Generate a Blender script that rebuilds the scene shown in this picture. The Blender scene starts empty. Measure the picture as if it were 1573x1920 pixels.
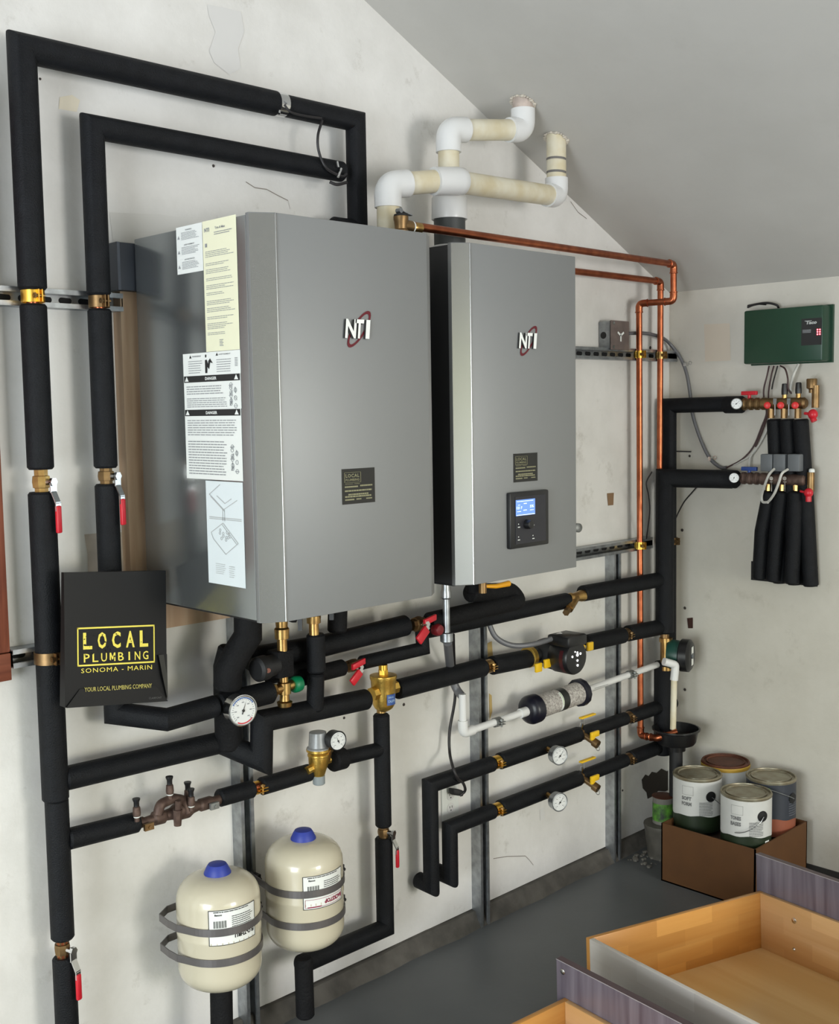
import bpy, bmesh, math, random
from mathutils import Vector, Matrix
random.seed(7)
S = bpy.context.scene
COL = S.collection
# ------------------------------------------------------------------ camera
FPX = 2143.90063
CXP, CYP = 786.5, 960.0
yaw, pitch, roll = 0.77742233, -0.08895476, -0.01592592
_f = Vector((math.sin(yaw)*math.cos(pitch), math.cos(yaw)*math.cos(pitch), math.sin(pitch)))
_r = Vector((math.cos(yaw), -math.sin(yaw), 0)); _u = _r.cross(_f)
CR = _r*math.cos(roll)+_u*math.sin(roll); CU = -_r*math.sin(roll)+_u*math.cos(roll); CB = -_f
CAM = Vector((-3.761, -2.430, 1.653))
cd = bpy.data.cameras.new('camera'); cam = bpy.data.objects.new('camera', cd); COL.objects.link(cam)
cam.matrix_world = Matrix(((CR.x, CU.x, CB.x, CAM.x), (CR.y, CU.y, CB.y, CAM.y), (CR.z, CU.z, CB.z, CAM.z), (0, 0, 0, 1)))
cd.sensor_fit = 'HORIZONTAL'; cd.sensor_width = 36; cd.lens = FPX/1573*36; cd.clip_start = .05
S.camera = cam
XB = -0.035                        # plane of the right-hand wall
def ray(px, py): return CR*((px-CXP)/FPX)+CU*(-(py-CYP)/FPX)-CB
def W(px, py, d):                  # point seen at px,py that stands d in front of the back wall
    r = ray(px, py); return CAM+r*((-d-CAM.y)/r.y)
def B(px, py, d):                  # ... d in front of the right wall
    r = ray(px, py); return CAM+r*((XB-d-CAM.x)/r.x)
def F(px, py, z):                  # ... at height z
    r = ray(px, py); return CAM+r*((z-CAM.z)/r.z)
CA, CBS = 2.06, .468               # sloped ceiling: z = CA - CBS*x
def V(*a): return Vector(a)
# ------------------------------------------------------------------ materials
MATS = {}
def mat(name, col, rough=.5, metal=0, bump=0, bscale=200, var=0, vscale=8, col2=None, spec=.5, coat=0, emit=None, estr=0, trans=0, stretch=None, aniso=0, clean=0):
    if name in MATS: return MATS[name]
    m = bpy.data.materials.new(name); m.use_nodes = True; nt = m.node_tree; n = nt.nodes; L = nt.links
    b = n['Principled BSDF']
    b.inputs['Base Color'].default_value = (*col, 1); b.inputs['Roughness'].default_value = rough
    b.inputs['Metallic'].default_value = metal; b.inputs['Specular IOR Level'].default_value = spec
    b.inputs['Coat Weight'].default_value = coat; b.inputs['Transmission Weight'].default_value = trans
    b.inputs['Anisotropic'].default_value = aniso
    if emit: b.inputs['Emission Color'].default_value = (*emit, 1); b.inputs['Emission Strength'].default_value = estr
    tc = n.new('ShaderNodeTexCoord'); mp = n.new('ShaderNodeMapping'); L.new(tc.outputs['Object'], mp.inputs[0])
    if stretch: mp.inputs['Scale'].default_value = stretch
    if var or col2:
        t = n.new('ShaderNodeTexNoise'); t.inputs['Scale'].default_value = vscale; t.inputs['Detail'].default_value = 6
        L.new(mp.outputs[0], t.inputs['Vector'])
        cr = n.new('ShaderNodeValToRGB'); cr.color_ramp.elements[0].position = .35; cr.color_ramp.elements[1].position = .65
        c2 = col2 or tuple(min(1, c*(1-var)) for c in col)
        cr.color_ramp.elements[0].color = (*c2, 1); cr.color_ramp.elements[1].color = (*col, 1)
        L.new(t.outputs['Fac'], cr.inputs[0]); L.new(cr.outputs[0], b.inputs['Base Color'])
    if bump:
        t2 = n.new('ShaderNodeTexNoise'); t2.inputs['Scale'].default_value = bscale; t2.inputs['Detail'].default_value = 3
        L.new(mp.outputs[0], t2.inputs['Vector'])
        bp = n.new('ShaderNodeBump'); bp.inputs['Strength'].default_value = bump; bp.inputs['Distance'].default_value = .002
        L.new(t2.outputs['Fac'], bp.inputs['Height']); L.new(bp.outputs[0], b.inputs['Normal'])
    MATS[name] = m; return m
foam = mat('black_foam', (.0062, .0070, .0090), .6, bump=.8, bscale=350, var=.35, vscale=30, spec=.22)
foam2 = mat('worn_black_foam', (.005, .005, .006), .75, bump=1, bscale=160, var=.3, vscale=40, spec=.25)
blk = mat('black_plastic', (.008, .008, .009), .35)
blkm = mat('matte_black', (.010, .010, .011), .6)
pvcw = mat('white_pvc', (.74, .74, .73), .28, var=.06, vscale=6)
pvcy = mat('yellowed_pvc', (.72, .68, .55), .4, var=.12, vscale=14, col2=(.62, .54, .36))
copper = mat('copper', (.50, .155, .07), .33, 1, var=.35, vscale=25, col2=(.34, .095, .045))
brass = mat('brass', (.55, .36, .13), .32, 1, var=.3, vscale=40, col2=(.38, .22, .08))
brassd = mat('dull_brass', (.30, .19, .09), .45, 1, var=.3, vscale=40)
bronze = mat('tarnished_bronze', (.15, .10, .08), .6, .6, bump=.5, bscale=90, var=.5, vscale=60, col2=(.09, .055, .045))
gold = mat('gold_zinc', (.85, .50, .08), .3, 1)
goldb = mat('bright_brass', (.78, .50, .11), .3, .9, var=.25, vscale=50, bump=.3, bscale=300)
galv = mat('galvanized_steel', (.42, .44, .46), .38, .9, var=.35, vscale=35)
galvd = mat('dull_galvanized_steel', (.30, .31, .30), .5, .7, var=.3, vscale=30)
chrome = mat('chrome', (.7, .7, .7), .18, 1)
dark = mat('dark_slot', (.006, .006, .007), .8)
white = mat('white_label', (.78, .80, .77), .5)
ink = mat('black_ink', (.015, .015, .015), .6)
greyink = mat('grey_ink', (.28, .29, .30), .6)
inkl = mat('faint_ink', (.42, .43, .43), .6)
redp = mat('red_plastic', (.55, .012, .025), .35)
bluep = mat('blue_plastic', (.02, .06, .25), .4)
yelp = mat('yellow_plastic', (.85, .52, .01), .4)
greenp = mat('green_plastic', (.0, .17, .065), .4)
yelink = mat('yellow_ink', (.85, .72, .10), .5)
palink = mat('pale_yellow_ink', (.27, .26, .15), .5)
cream = mat('cream_enamel', (.60, .55, .42), .22, coat=.4, var=.05, vscale=5)
bluecap = mat('blue_cap', (.02, .04, .30), .5)
navy = mat('deep_blue_sticker', (.03, .08, .28), .4)
strapm = mat('grey_strap', (.16, .15, .15), .4, .5)
greybox = mat('grey_plastic', (.13, .14, .15), .5)
taco = mat('dark_green_enamel', (.008, .045, .022), .4, var=.1, vscale=10)
wiregrey = mat('grey_conduit', (.16, .16, .17), .45, .3)
wireb = mat('black_cable', (.015, .013, .014), .5)
wirew = mat('white_cable', (.55, .54, .50), .5)
wirebr = mat('brown_cable', (.06, .03, .03), .5)
kraft = mat('brown_cardboard', (.105, .041, .0085), .75, var=.12, vscale=12)
gaugew = mat('white_dial', (.72, .73, .72), .35)
boardw = mat('pine_board', (.50, .36, .24), .6, var=.2, vscale=6, stretch=(6, 6, .6), col2=(.40, .26, .16))
redwood = mat('reddish_brown_wood', (.24, .07, .035), .5, var=.3, vscale=14, stretch=(10, 10, .5), col2=(.15, .04, .02))
silver = mat('boiler_grey_enamel', (.235, .24, .24), .48, .35, spec=.5)
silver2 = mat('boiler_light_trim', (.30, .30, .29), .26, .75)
sidem = mat('boiler_side_metal', (.30, .32, .325), .24, .85)
# plaster wall: real stains, scuffs and patches in the paint
def wallmat(name, base, stain, ss=.45, bumpy=.25, seed=0.0):
    m = bpy.data.materials.new(name); m.use_nodes = True; nt = m.node_tree; n = nt.nodes; L = nt.links
    b = n['Principled BSDF']; b.inputs['Roughness'].default_value = .6; b.inputs['Specular IOR Level'].default_value = .3
    tc = n.new('ShaderNodeTexCoord'); mp = n.new('ShaderNodeMapping'); L.new(tc.outputs['Object'], mp.inputs[0]); mp.inputs['Location'].default_value = (seed, seed, seed)
    t = n.new('ShaderNodeTexNoise'); t.inputs['Scale'].default_value = 1.6; t.inputs['Detail'].default_value = 9; t.inputs['Roughness'].default_value = .62; L.new(mp.outputs[0], t.inputs['Vector'])
    cr = n.new('ShaderNodeValToRGB'); cr.color_ramp.elements[0].position = .38; cr.color_ramp.elements[1].position = .60
    cr.color_ramp.elements[0].color = (*stain, 1); cr.color_ramp.elements[1].color = (*base, 1); L.new(t.outputs['Fac'], cr.inputs[0])
    t3 = n.new('ShaderNodeTexNoise'); t3.inputs['Scale'].default_value = 9; t3.inputs['Detail'].default_value = 8; t3.inputs['Roughness'].default_value = .7; L.new(mp.outputs[0], t3.inputs['Vector'])
    cr2 = n.new('ShaderNodeValToRGB'); cr2.color_ramp.elements[0].position = .26; cr2.color_ramp.elements[1].position = .40
    cr2.color_ramp.elements[0].color = (.62, .60, .56, 1); cr2.color_ramp.elements[1].color = (1, 1, 1, 1); L.new(t3.outputs['Fac'], cr2.inputs[0])
    mx = n.new('ShaderNodeMix'); mx.data_type = 'RGBA'; mx.blend_type = 'MULTIPLY'; mx.inputs['Factor'].default_value = ss
    L.new(cr.outputs[0], mx.inputs['A']); L.new(cr2.outputs[0], mx.inputs['B']); L.new(mx.outputs['Result'], b.inputs['Base Color'])
    t2 = n.new('ShaderNodeTexNoise'); t2.inputs['Scale'].default_value = 45; t2.inputs['Detail'].default_value = 4; L.new(mp.outputs[0], t2.inputs['Vector'])
    bp = n.new('ShaderNodeBump'); bp.inputs['Strength'].default_value = bumpy; bp.inputs['Distance'].default_value = .004
    L.new(t2.outputs['Fac'], bp.inputs['Height']); L.new(bp.outputs[0], b.inputs['Normal']); return m
wallA_m = wallmat('white_wall_paint', (.77, .755, .725), (.62, .605, .57), .6)
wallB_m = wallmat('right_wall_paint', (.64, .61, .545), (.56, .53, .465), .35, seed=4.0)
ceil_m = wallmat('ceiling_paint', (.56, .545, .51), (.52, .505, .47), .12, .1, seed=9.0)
floor_m = mat('grey_floor_paint', (.105, .112, .114), .42, bump=.15, bscale=60, var=.12, vscale=5)
conc_m = mat('rough_concrete', (.115, .105, .09), .85, bump=1, bscale=40, var=.45, vscale=14)
patch_m = mat('drywall_patch', (.60, .52, .43), .7, var=.2, vscale=20)
def woodmat(name, a, b_, scale, rough=.4, axis=0, c=None):
    m = bpy.data.materials.new(name); m.use_nodes = True; nt = m.node_tree; n = nt.nodes; L = nt.links
    bs = n['Principled BSDF']; bs.inputs['Roughness'].default_value = rough
    tc = n.new('ShaderNodeTexCoord'); mp = n.new('ShaderNodeMapping'); L.new(tc.outputs['Object'], mp.inputs[0])
    sc = [scale]*3; sc[axis] = scale*.05; mp.inputs['Scale'].default_value = sc
    t = n.new('ShaderNodeTexNoise'); t.inputs['Scale'].default_value = 1; t.inputs['Detail'].default_value = 5; t.inputs['Distortion'].default_value = .6; L.new(mp.outputs[0], t.inputs['Vector'])
    cr = n.new('ShaderNodeValToRGB'); cr.color_ramp.elements[0].position = .33; cr.color_ramp.elements[1].position = .66
    cr.color_ramp.elements[0].color = (*a, 1); cr.color_ramp.elements[1].color = (*b_, 1); L.new(t.outputs['Fac'], cr.inputs[0])
    out = cr.outputs[0]
    if c:   # glued-up blocks: bricks of differing tone
        m2 = n.new('ShaderNodeMapping'); L.new(tc.outputs['Object'], m2.inputs[0])
        cb = n.new('ShaderNodeCombineXYZ'); sp = n.new('ShaderNodeSeparateXYZ'); L.new(m2.outputs[0], sp.inputs[0])
        L.new(sp.outputs['X' if axis == 0 else 'Y'], cb.inputs[0]); L.new(sp.outputs['Z'], cb.inputs[1])
        bk = n.new('ShaderNodeTexBrick'); bk.inputs['Scale'].default_value = 1; bk.inputs['Mortar Size'].default_value = 0
        bk.inputs['Brick Width'].default_value = .21; bk.inputs['Row Height'].default_value = .047
        bk.inputs['Color1'].default_value = (1, 1, 1, 1); bk.inputs['Color2'].default_value = (*c, 1); L.new(cb.outputs[0], bk.inputs[0])
        mx = n.new('ShaderNodeMix'); mx.data_type = 'RGBA'; mx.blend_type = 'MULTIPLY'; mx.inputs['Factor'].default_value = 1
        L.new(out, mx.inputs['A']); L.new(bk.outputs[0], mx.inputs['B']); out = mx.outputs['Result']
    L.new(out, bs.inputs['Base Color']); return m
dr_x = woodmat('drawer_wood_long', (.60, .26, .05), (.74, .39, .11), 16, .3, 0, (.72, .66, .60))
dr_y = woodmat('drawer_wood_side', (.62, .34, .12), (.74, .48, .24), 16, .3, 1, (.78, .72, .66))
dr_p = woodmat('drawer_wood_lit_side', (.70, .66, .61), (.82, .79, .75), 16, .3, 1, (.88, .86, .84))  # paler drawer wood for the near side: daylight on it painted into the colour
dr_b = woodmat('drawer_bottom_ply', (.62, .38, .14), (.70, .46, .20), 10, .25, 1)
veneer = woodmat('dark_plum_veneer', (.095, .075, .10), (.20, .175, .21), 30, .3, 2)
veneer_e = woodmat('dark_plum_edge', (.07, .045, .05), (.11, .075, .08), 34, .45, 1)
# ------------------------------------------------------------------ mesh builder
def frame(n, up=None):
    n = Vector(n).normalized(); up = Vector(up or (0, 0, 1))
    if abs(n.dot(up.normalized())) > .98: up = Vector((0, 1, 0))
    u = up.cross(n).normalized(); v = n.cross(u).normalized(); return u, v, n
class MB:
    def __init__(s): s.v = []; s.f = []
    def add(s, vs, fs):
        k = len(s.v); s.v += [Vector(p) for p in vs]; s.f += [tuple(i+k for i in f) for f in fs]; return s
    def quad(s, a, b, c, d): return s.add([a, b, c, d], [(0, 1, 2, 3)])
    def obox(s, c, ux, uy, uz):          # centre and three half-axes
        c = Vector(c); vs = [c+ux*a+uy*b+uz*d for d in (-1, 1) for b in (-1, 1) for a in (-1, 1)]
        return s.add(vs, [(0, 2, 3, 1), (4, 5, 7, 6), (0, 1, 5, 4), (2, 6, 7, 3), (0, 4, 6, 2), (1, 3, 7, 5)])
    def box(s, c, sz): return s.obox(c, V(sz[0]/2, 0, 0), V(0, sz[1]/2, 0), V(0, 0, sz[2]/2))
    def bb(s, a, b):
        a = Vector(a); b = Vector(b); d = b-a; return s.box((a+b)/2, (abs(d.x), abs(d.y), abs(d.z)))
    def lathe(s, o, ax, prof, seg=28, cap=True, arc=None, up=None):
        u, v, n = frame(ax, up); o = Vector(o); k = len(s.v); full = arc is None
        a0, a1 = arc or (0, 2*math.pi); m = seg if full else seg+1
        for t, r in prof:
            for i in range(m):
                a = a0+(a1-a0)*i/seg; s.v.append(o+n*t+(u*math.cos(a)+v*math.sin(a))*max(r, 1e-5))
        for j in range(len(prof)-1):
            for i in range(seg):
                i2 = (i+1) % m if full else i+1
                s.f.append((k+j*m+i, k+j*m+i2, k+(j+1)*m+i2, k+(j+1)*m+i))
        if cap and full:
            s.f.append(tuple(k+i for i in reversed(range(m)))); s.f.append(tuple(k+(len(prof)-1)*m+i for i in range(m)))
        return s
    def cyl(s, a, b, r, r2=None, seg=24):
        a = Vector(a); b = Vector(b); d = b-a; return s.lathe(a, d, [(0, r), (d.length, r if r2 is None else r2)], seg)
    def rod(s, a, b, r, e=.006, seg=24):   # cylinder with softened ends
        a = Vector(a); b = Vector(b); d = b-a; l = d.length; e = min(e, r*.9, l/2)
        return s.lathe(a, d, [(0, r-e), (e*.35, r-e*.3), (e, r), (l-e, r), (l-e*.35, r-e*.3), (l, r-e)], seg)
    def tube(s, pts, r, seg=22, cap=True, e=0):    # swept round section, mitred at every corner
        pts = [Vector(p) for p in pts]; n = len(pts); k = len(s.v)
        rs = r if isinstance(r, (list, tuple)) else [r]*n
        dirs = [(pts[i+1]-pts[i]).normalized() for i in range(n-1)]
        u, v, _ = frame(dirs[0])
        for i in range(n):
            if i == 0 or i == n-1:
                d = dirs[0] if i == 0 else dirs[-1]
                if i: 
                    u = (u-d*u.dot(d)).normalized(); v = d.cross(u)
                for a in range(seg):
                    t = 2*math.pi*a/seg; s.v.append(pts[i]+(u*math.cos(t)+v*math.sin(t))*rs[i])
            else:
                d0, d1 = dirs[i-1], dirs[i]; nb = (d0+d1).normalized()
                for a in range(seg):
                    t = 2*math.pi*a/seg; o = (u*math.cos(t)+v*math.sin(t))*rs[i]
                    o -= d0*(o.dot(nb)/d0.dot(nb)); s.v.append(pts[i]+o)
                # parallel transport
                ax = d0.cross(d1)
                if ax.length > 1e-6:
                    q = Matrix.Rotation(d0.angle(d1), 3, ax.normalized()); u = q @ u; v = q @ v
        for j in range(n-1):
            for a in range(seg):
                a2 = (a+1) % seg; s.f.append((k+j*seg+a, k+j*seg+a2, k+(j+1)*seg+a2, k+(j+1)*seg+a))
        if cap: s.f.append(tuple(k+a for a in reversed(range(seg)))); s.f.append(tuple(k+(n-1)*seg+a for a in range(seg)))
        return s
    def prism(s, poly, o, u, v, n, depth):
        o = Vector(o); k = len(s.v); m = len(poly)
        for z in (0, depth):
            for x, y in poly: s.v.append(o+u*x+v*y+n*z)
        s.f.append(tuple(k+i for i in reversed(range(m)))); s.f.append(tuple(k+m+i for i in range(m)))
        for i in range(m): s.f.append((k+i, k+(i+1) % m, k+m+(i+1) % m, k+m+i))
        return s
    def sphere(s, c, r, seg=16, sc=(1, 1, 1)):
        c = Vector(c); k = len(s.v); h = seg//2
        for j in range(h+1):
            p = math.pi*j/h
            for i in range(seg):
                a = 2*math.pi*i/seg; s.v.append(c+V(math.sin(p)*math.cos(a)*r*sc[0], math.sin(p)*math.sin(a)*r*sc[1], math.cos(p)*r*sc[2]))
        for j in range(h):
            for i in range(seg):
                i2 = (i+1) % seg; s.f.append((k+j*seg+i, k+(j+1)*seg+i, k+(j+1)*seg+i2, k+j*seg+i2))
        return s
    def ring(s, c, ax, R, r, seg=28, sub=8):
        u, v, n = frame(ax); c = Vector(c); k = len(s.v)
        for i in range(seg):
            a = 2*math.pi*i/seg; d = u*math.cos(a)+v*math.sin(a)
            for j in range(sub):
                b = 2*math.pi*j/sub; s.v.append(c+d*(R+r*math.cos(b))+n*r*math.sin(b))
        for i in range(seg):
            for j in range(sub):
                s.f.append((k+i*sub+j, k+((i+1) % seg)*sub+j, k+((i+1) % seg)*sub+(j+1) % sub, k+i*sub+(j+1) % sub))
        return s
WM = {}
def obj(name, mb, m, parent=None, bevel=0, smooth=True, mats=None):
    me = bpy.data.meshes.new(name)
    if parent is not None: inv = WM[parent].inverted(); Wm = WM[parent]
    else:
        c = sum(mb.v, Vector())/max(1, len(mb.v)); zz = min(p.z for p in mb.v); Wm = Matrix.Translation((c.x, c.y, zz)); inv = Wm.inverted()
    me.from_pydata([inv @ p for p in mb.v], [], mb.f)
    bm = bmesh.new(); bm.from_mesh(me); bmesh.ops.remove_doubles(bm, verts=bm.verts, dist=1e-6)
    bmesh.ops.recalc_face_normals(bm, faces=bm.faces)
    if bevel:
        es = [e for e in bm.edges if len(e.link_faces) == 2 and e.calc_face_angle(0) > .6]
        bmesh.ops.bevel(bm, geom=es, offset=bevel, segments=2, affect='EDGES', profile=.5, clamp_overlap=True)
    bm.to_mesh(me); bm.free()
    if smooth: me.shade_smooth(); me.set_sharp_from_angle(angle=math.radians(38))
    me.materials.append(m)
    o = bpy.data.objects.new(name, me); COL.objects.link(o)
    if parent is not None: o.parent = parent
    else: o.matrix_world = Wm
    WM[o] = Wm
    return o
def tag(o, label, cat, group=None):
    o['label'] = label; o['category'] = cat
    if group: o['group'] = group
    return o
def thing(name, label, cat, loc, group=None, M=None):
    o = bpy.data.objects.new(name, None); COL.objects.link(o); o.empty_display_size = .05
    Wm = Matrix.Translation(Vector(loc))
    if M is not None: Wm = Wm @ M
    o.matrix_world = Wm; WM[o] = Wm; return tag(o, label, cat, group)
def struct(name, mb, m, smooth=False, **k):
    o = obj(name, mb, m, smooth=smooth, **k); o['kind'] = 'structure'; return o
def fillet(pts, rad, n=7):
    pts = [Vector(p) for p in pts]; out = [pts[0]]
    for i in range(1, len(pts)-1):
        a, b, c = pts[i-1], pts[i], pts[i+1]; d0 = (a-b).normalized(); d1 = (c-b).normalized()
        ang = d0.angle(d1); t = min(rad/math.tan(ang/2), (a-b).length*.49, (c-b).length*.49)
        p0 = b+d0*t; p1 = b+d1*t
        for j in range(n+1):
            w = j/n; out.append(p0*(1-w)**2+b*2*w*(1-w)+p1*w**2)
    out.append(pts[-1]); return out
def spline(pts, n=8):
    pts = [Vector(p) for p in pts]; P = [pts[0]*2-pts[1]]+pts+[pts[-1]*2-pts[-2]]; out = []
    for i in range(1, len(P)-2):
        p0, p1, p2, p3 = P[i-1:i+3]
        for j in range(n):
            t = j/n; out.append(.5*((2*p1)+(p2-p0)*t+(2*p0-5*p1+4*p2-p3)*t*t+(-p0+3*p1-3*p2+p3)*t**3))
    out.append(pts[-1]); return out
# lettering -------------------------------------------------------------
TC = {}
def glyphs(s, bold=0., space=1.):
    key = (s, bold, space)
    if key in TC: return TC[key]
    if s == 'M': return ([(0, 0), (0, 1), (.24, 1), (.5, .5), (.76, 1), (1, 1), (1, 0), (.78, 0), (.78, .62), (.58, .2), (.42, .2), (.22, .62), (.22, 0)], [(0, 1, 2, 11, 12), (2, 3, 10, 11), (3, 4, 8, 9), (3, 9, 10), (4, 5, 6, 7, 8)])
    cu = bpy.data.curves.new('lettering', 'FONT'); cu.body = s; cu.size = 1; cu.offset = bold; cu.space_character = space; cu.resolution_u = 2
    o = bpy.data.objects.new('lettering', cu); COL.objects.link(o)
    dg = bpy.context.evaluated_depsgraph_get(); me = bpy.data.meshes.new_from_object(o.evaluated_get(dg))
    vs = [v.co.copy() for v in me.vertices]; fs = [tuple(p.vertices) for p in me.polygons]
    COL.objects.unlink(o); bpy.data.objects.remove(o); bpy.data.curves.remove(cu); bpy.data.meshes.remove(me)
    x0 = min(v.x for v in vs); x1 = max(v.x for v in vs); y0 = min(v.y for v in vs); y1 = max(v.y for v in vs)
    TC[key] = ([((v.x-x0)/(x1-x0), (v.y-y0)/(y1-y0)) for v in vs], fs); return TC[key]
def text(mb, s, fn, x, y, w, h, bold=0., space=1.):   # fn maps label coordinates to space
    g, fs = glyphs(s, bold, space); mb.add([fn(x+a*w, y+b*h) for a, b in g], fs)
def rect(mb, fn, x, y, w, h, n=1):
    for i in range(n):
        a = x+w*i/n; b = x+w*(i+1)/n; mb.quad(fn(a, y), fn(b, y), fn(b, y+h), fn(a, y+h))
def border(mb, fn, x, y, w, h, t, n=1):
    rect(mb, fn, x, y, w, t, n); rect(mb, fn, x, y+h-t, w, t, n); rect(mb, fn, x, y, t, h); rect(mb, fn, x+w-t, y, t, h)
def lines(mb, fn, x, y, w, h, rows, fill=.42, ragged=.25, gaps=True, seed=1):   # unreadably small print
    R = random.Random(seed); st = h/rows
    for i in range(rows):
        ww = w*(1-R.random()*ragged); a = x
        yy = y+h-(i+1)*st+st*.25
        while a < x+ww:
            l = R.uniform(.04, .13)*w if gaps else ww; l = min(l, x+ww-a); rect(mb, fn, a, yy, l, st*fill); a += l+w*.012
def planar(o, u, v, n, off=.0007):
    o = Vector(o); return lambda a, b, k=1.: o+u*a+v*b+n*off*k
def lab2(fn, k):   # same label mapping lifted k steps
    return lambda a, b: fn(a, b, k)
X, Y, Z = V(1, 0, 0), V(0, 1, 0), V(0, 0, 1)
# ------------------------------------------------------------------ room
XL, YF = -6.2, -6.0
RX = -3.1; RZ = CA-CBS*RX      # ridge
def wallA():
    m = MB(); t = .12
    poly = [(XL, .05), (XB, .05), (XB, CA-CBS*XB), (RX, RZ), (XL, RZ-CBS*(RX-XL))]
    return m.prism(poly, V(0, 0, 0), X, Z, Y, t)
struct('wall_back', wallA(), wallA_m)
struct('wall_right', MB().bb((XB, .12, -.02), (XB+.12, YF, CA-CBS*XB)), wallB_m)
struct('floor', MB().bb((XL, .12, -.1), (XB+.12, YF-.3, 0)), floor_m)
def slab(x0, x1):
    m = MB(); z0, z1 = [CA-CBS*x if x >= RX else RZ-CBS*(RX-x) for x in (x0, x1)]
    return m.prism([(x0, z0), (x1, z1), (x1, z1+.1), (x0, z0+.1)], V(0, .12, 0), X, Z, -Y, .12-YF)
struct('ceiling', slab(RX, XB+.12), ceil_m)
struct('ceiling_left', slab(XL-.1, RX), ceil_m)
def blockwall(fixed, axis, a0, a1, top, holes, th, mname, mm):
    m = MB()
    xs = sorted({a0, a1, *[h[0] for h in holes], *[h[1] for h in holes]})
    for i in range(len(xs)-1):
        c = (xs[i]+xs[i+1])/2; z = [(0, top)]
        for h in holes:
            if h[0] < c < h[1]: z = [(0, h[2]), (h[3], top)]
        for z0, z1 in z:
            if z1-z0 < .01: continue
            if axis == 'x': m.bb((xs[i], fixed, z0), (xs[i+1], fixed-th, z1))
            else: m.bb((fixed, xs[i], z0), (fixed-th, xs[i+1], z1))
    return struct(mname, m, mm)
# openings behind the viewer that let the daylight in
DOOR = (-4.25, -.9, 0, 2.1); WIN = (-3.6, -.45, .0, 2.1)
blockwall(YF, 'x', XL-.1, XB+.12, RZ+.1, [DOOR], .12, 'wall_front', wallA_m)
blockwall(XL, 'y', YF-.12, .12, RZ-CBS*(RX-XL)+.1, [WIN], .12, 'wall_left', wallA_m)
# rough concrete kerb under the boards
def kerb():
    m = MB(); R = random.Random(3); n = 60; k = len(m.v); x0, x1 = XL, XB
    for i in range(n+1):
        x = x0+(x1-x0)*i/n; d = .028+R.uniform(-.006, .006); h = .05+R.uniform(-.006, .001)
        for p in ((x, .0, 0), (x, -d-.012, 0), (x, -d, h*.35), (x, -d*.5, h), (x, .12, h)): m.v.append(V(*p))
    for i in range(n):
        for j in range(4): m.f.append((k+i*5+j, k+(i+1)*5+j, k+(i+1)*5+j+1, k+i*5+j+1))
    return m
struct('baseboard_back', kerb(), conc_m, smooth=True)
struct('baseboard_right', MB().bb((XB-.006, -.0, 0), (XB, YF, .028)), mat('dark_gap', (.03, .028, .026), .9))
# ------------------------------------------------------------------ boilers
def boiler(x0, x1, z0, z1, yb, yf, bv, bd, lab, cab=None):
    t = thing('wall_boiler', lab, 'boiler', ((x0+x1)/2, yb, z0))
    m = MB(); m.prism([(x0, yb), (x1, yb), (x1, yf+bd+.012), (x0, yf+bd+.012)], V(0, 0, z0+.004), X, Y, Z, z1-z0-.008); obj('cabinet', m, cab or sidem, t, bevel=.002)
    m = MB(); e = .0
    m.prism([(x0-e, yf+bd+.012), (x1+e, yf+bd+.012), (x1+e, yf+bd), (x1-bv*.8, yf), (x0+bv, yf), (x0-e, yf+bd)], V(0, 0, z0), X, Y, Z, z1-z0)
    obj('front_cover', m, silver, t, bevel=.0012)
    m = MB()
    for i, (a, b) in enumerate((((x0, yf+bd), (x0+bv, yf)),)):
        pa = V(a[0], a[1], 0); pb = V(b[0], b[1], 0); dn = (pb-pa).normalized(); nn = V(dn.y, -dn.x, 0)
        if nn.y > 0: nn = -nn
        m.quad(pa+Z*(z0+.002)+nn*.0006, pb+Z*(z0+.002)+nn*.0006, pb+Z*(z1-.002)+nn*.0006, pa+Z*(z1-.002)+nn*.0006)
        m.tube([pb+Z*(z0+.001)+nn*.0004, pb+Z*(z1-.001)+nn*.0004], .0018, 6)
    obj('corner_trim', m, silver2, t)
    m = MB(); m.bb((x0+.03, yb-.03, z0-.008), (x1-.03, yf+.06, z0+.006)); obj('bottom_plate', m, blkm, t)
    return t
BZ0, BZ1 = 1.212, 2.06
b1 = boiler(-2.339, -1.818, BZ0, BZ1, -.06, -.531, .047, .028, 'grey wall boiler on the left with white warning stickers on its side')
b2 = boiler(-1.706, -1.215, BZ0, BZ1, -.06, -.492, .040, .026, 'grey wall boiler on the right with the blue-screen control panel', mat('black_cabinet', (.010, .010, .011), .5))
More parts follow.
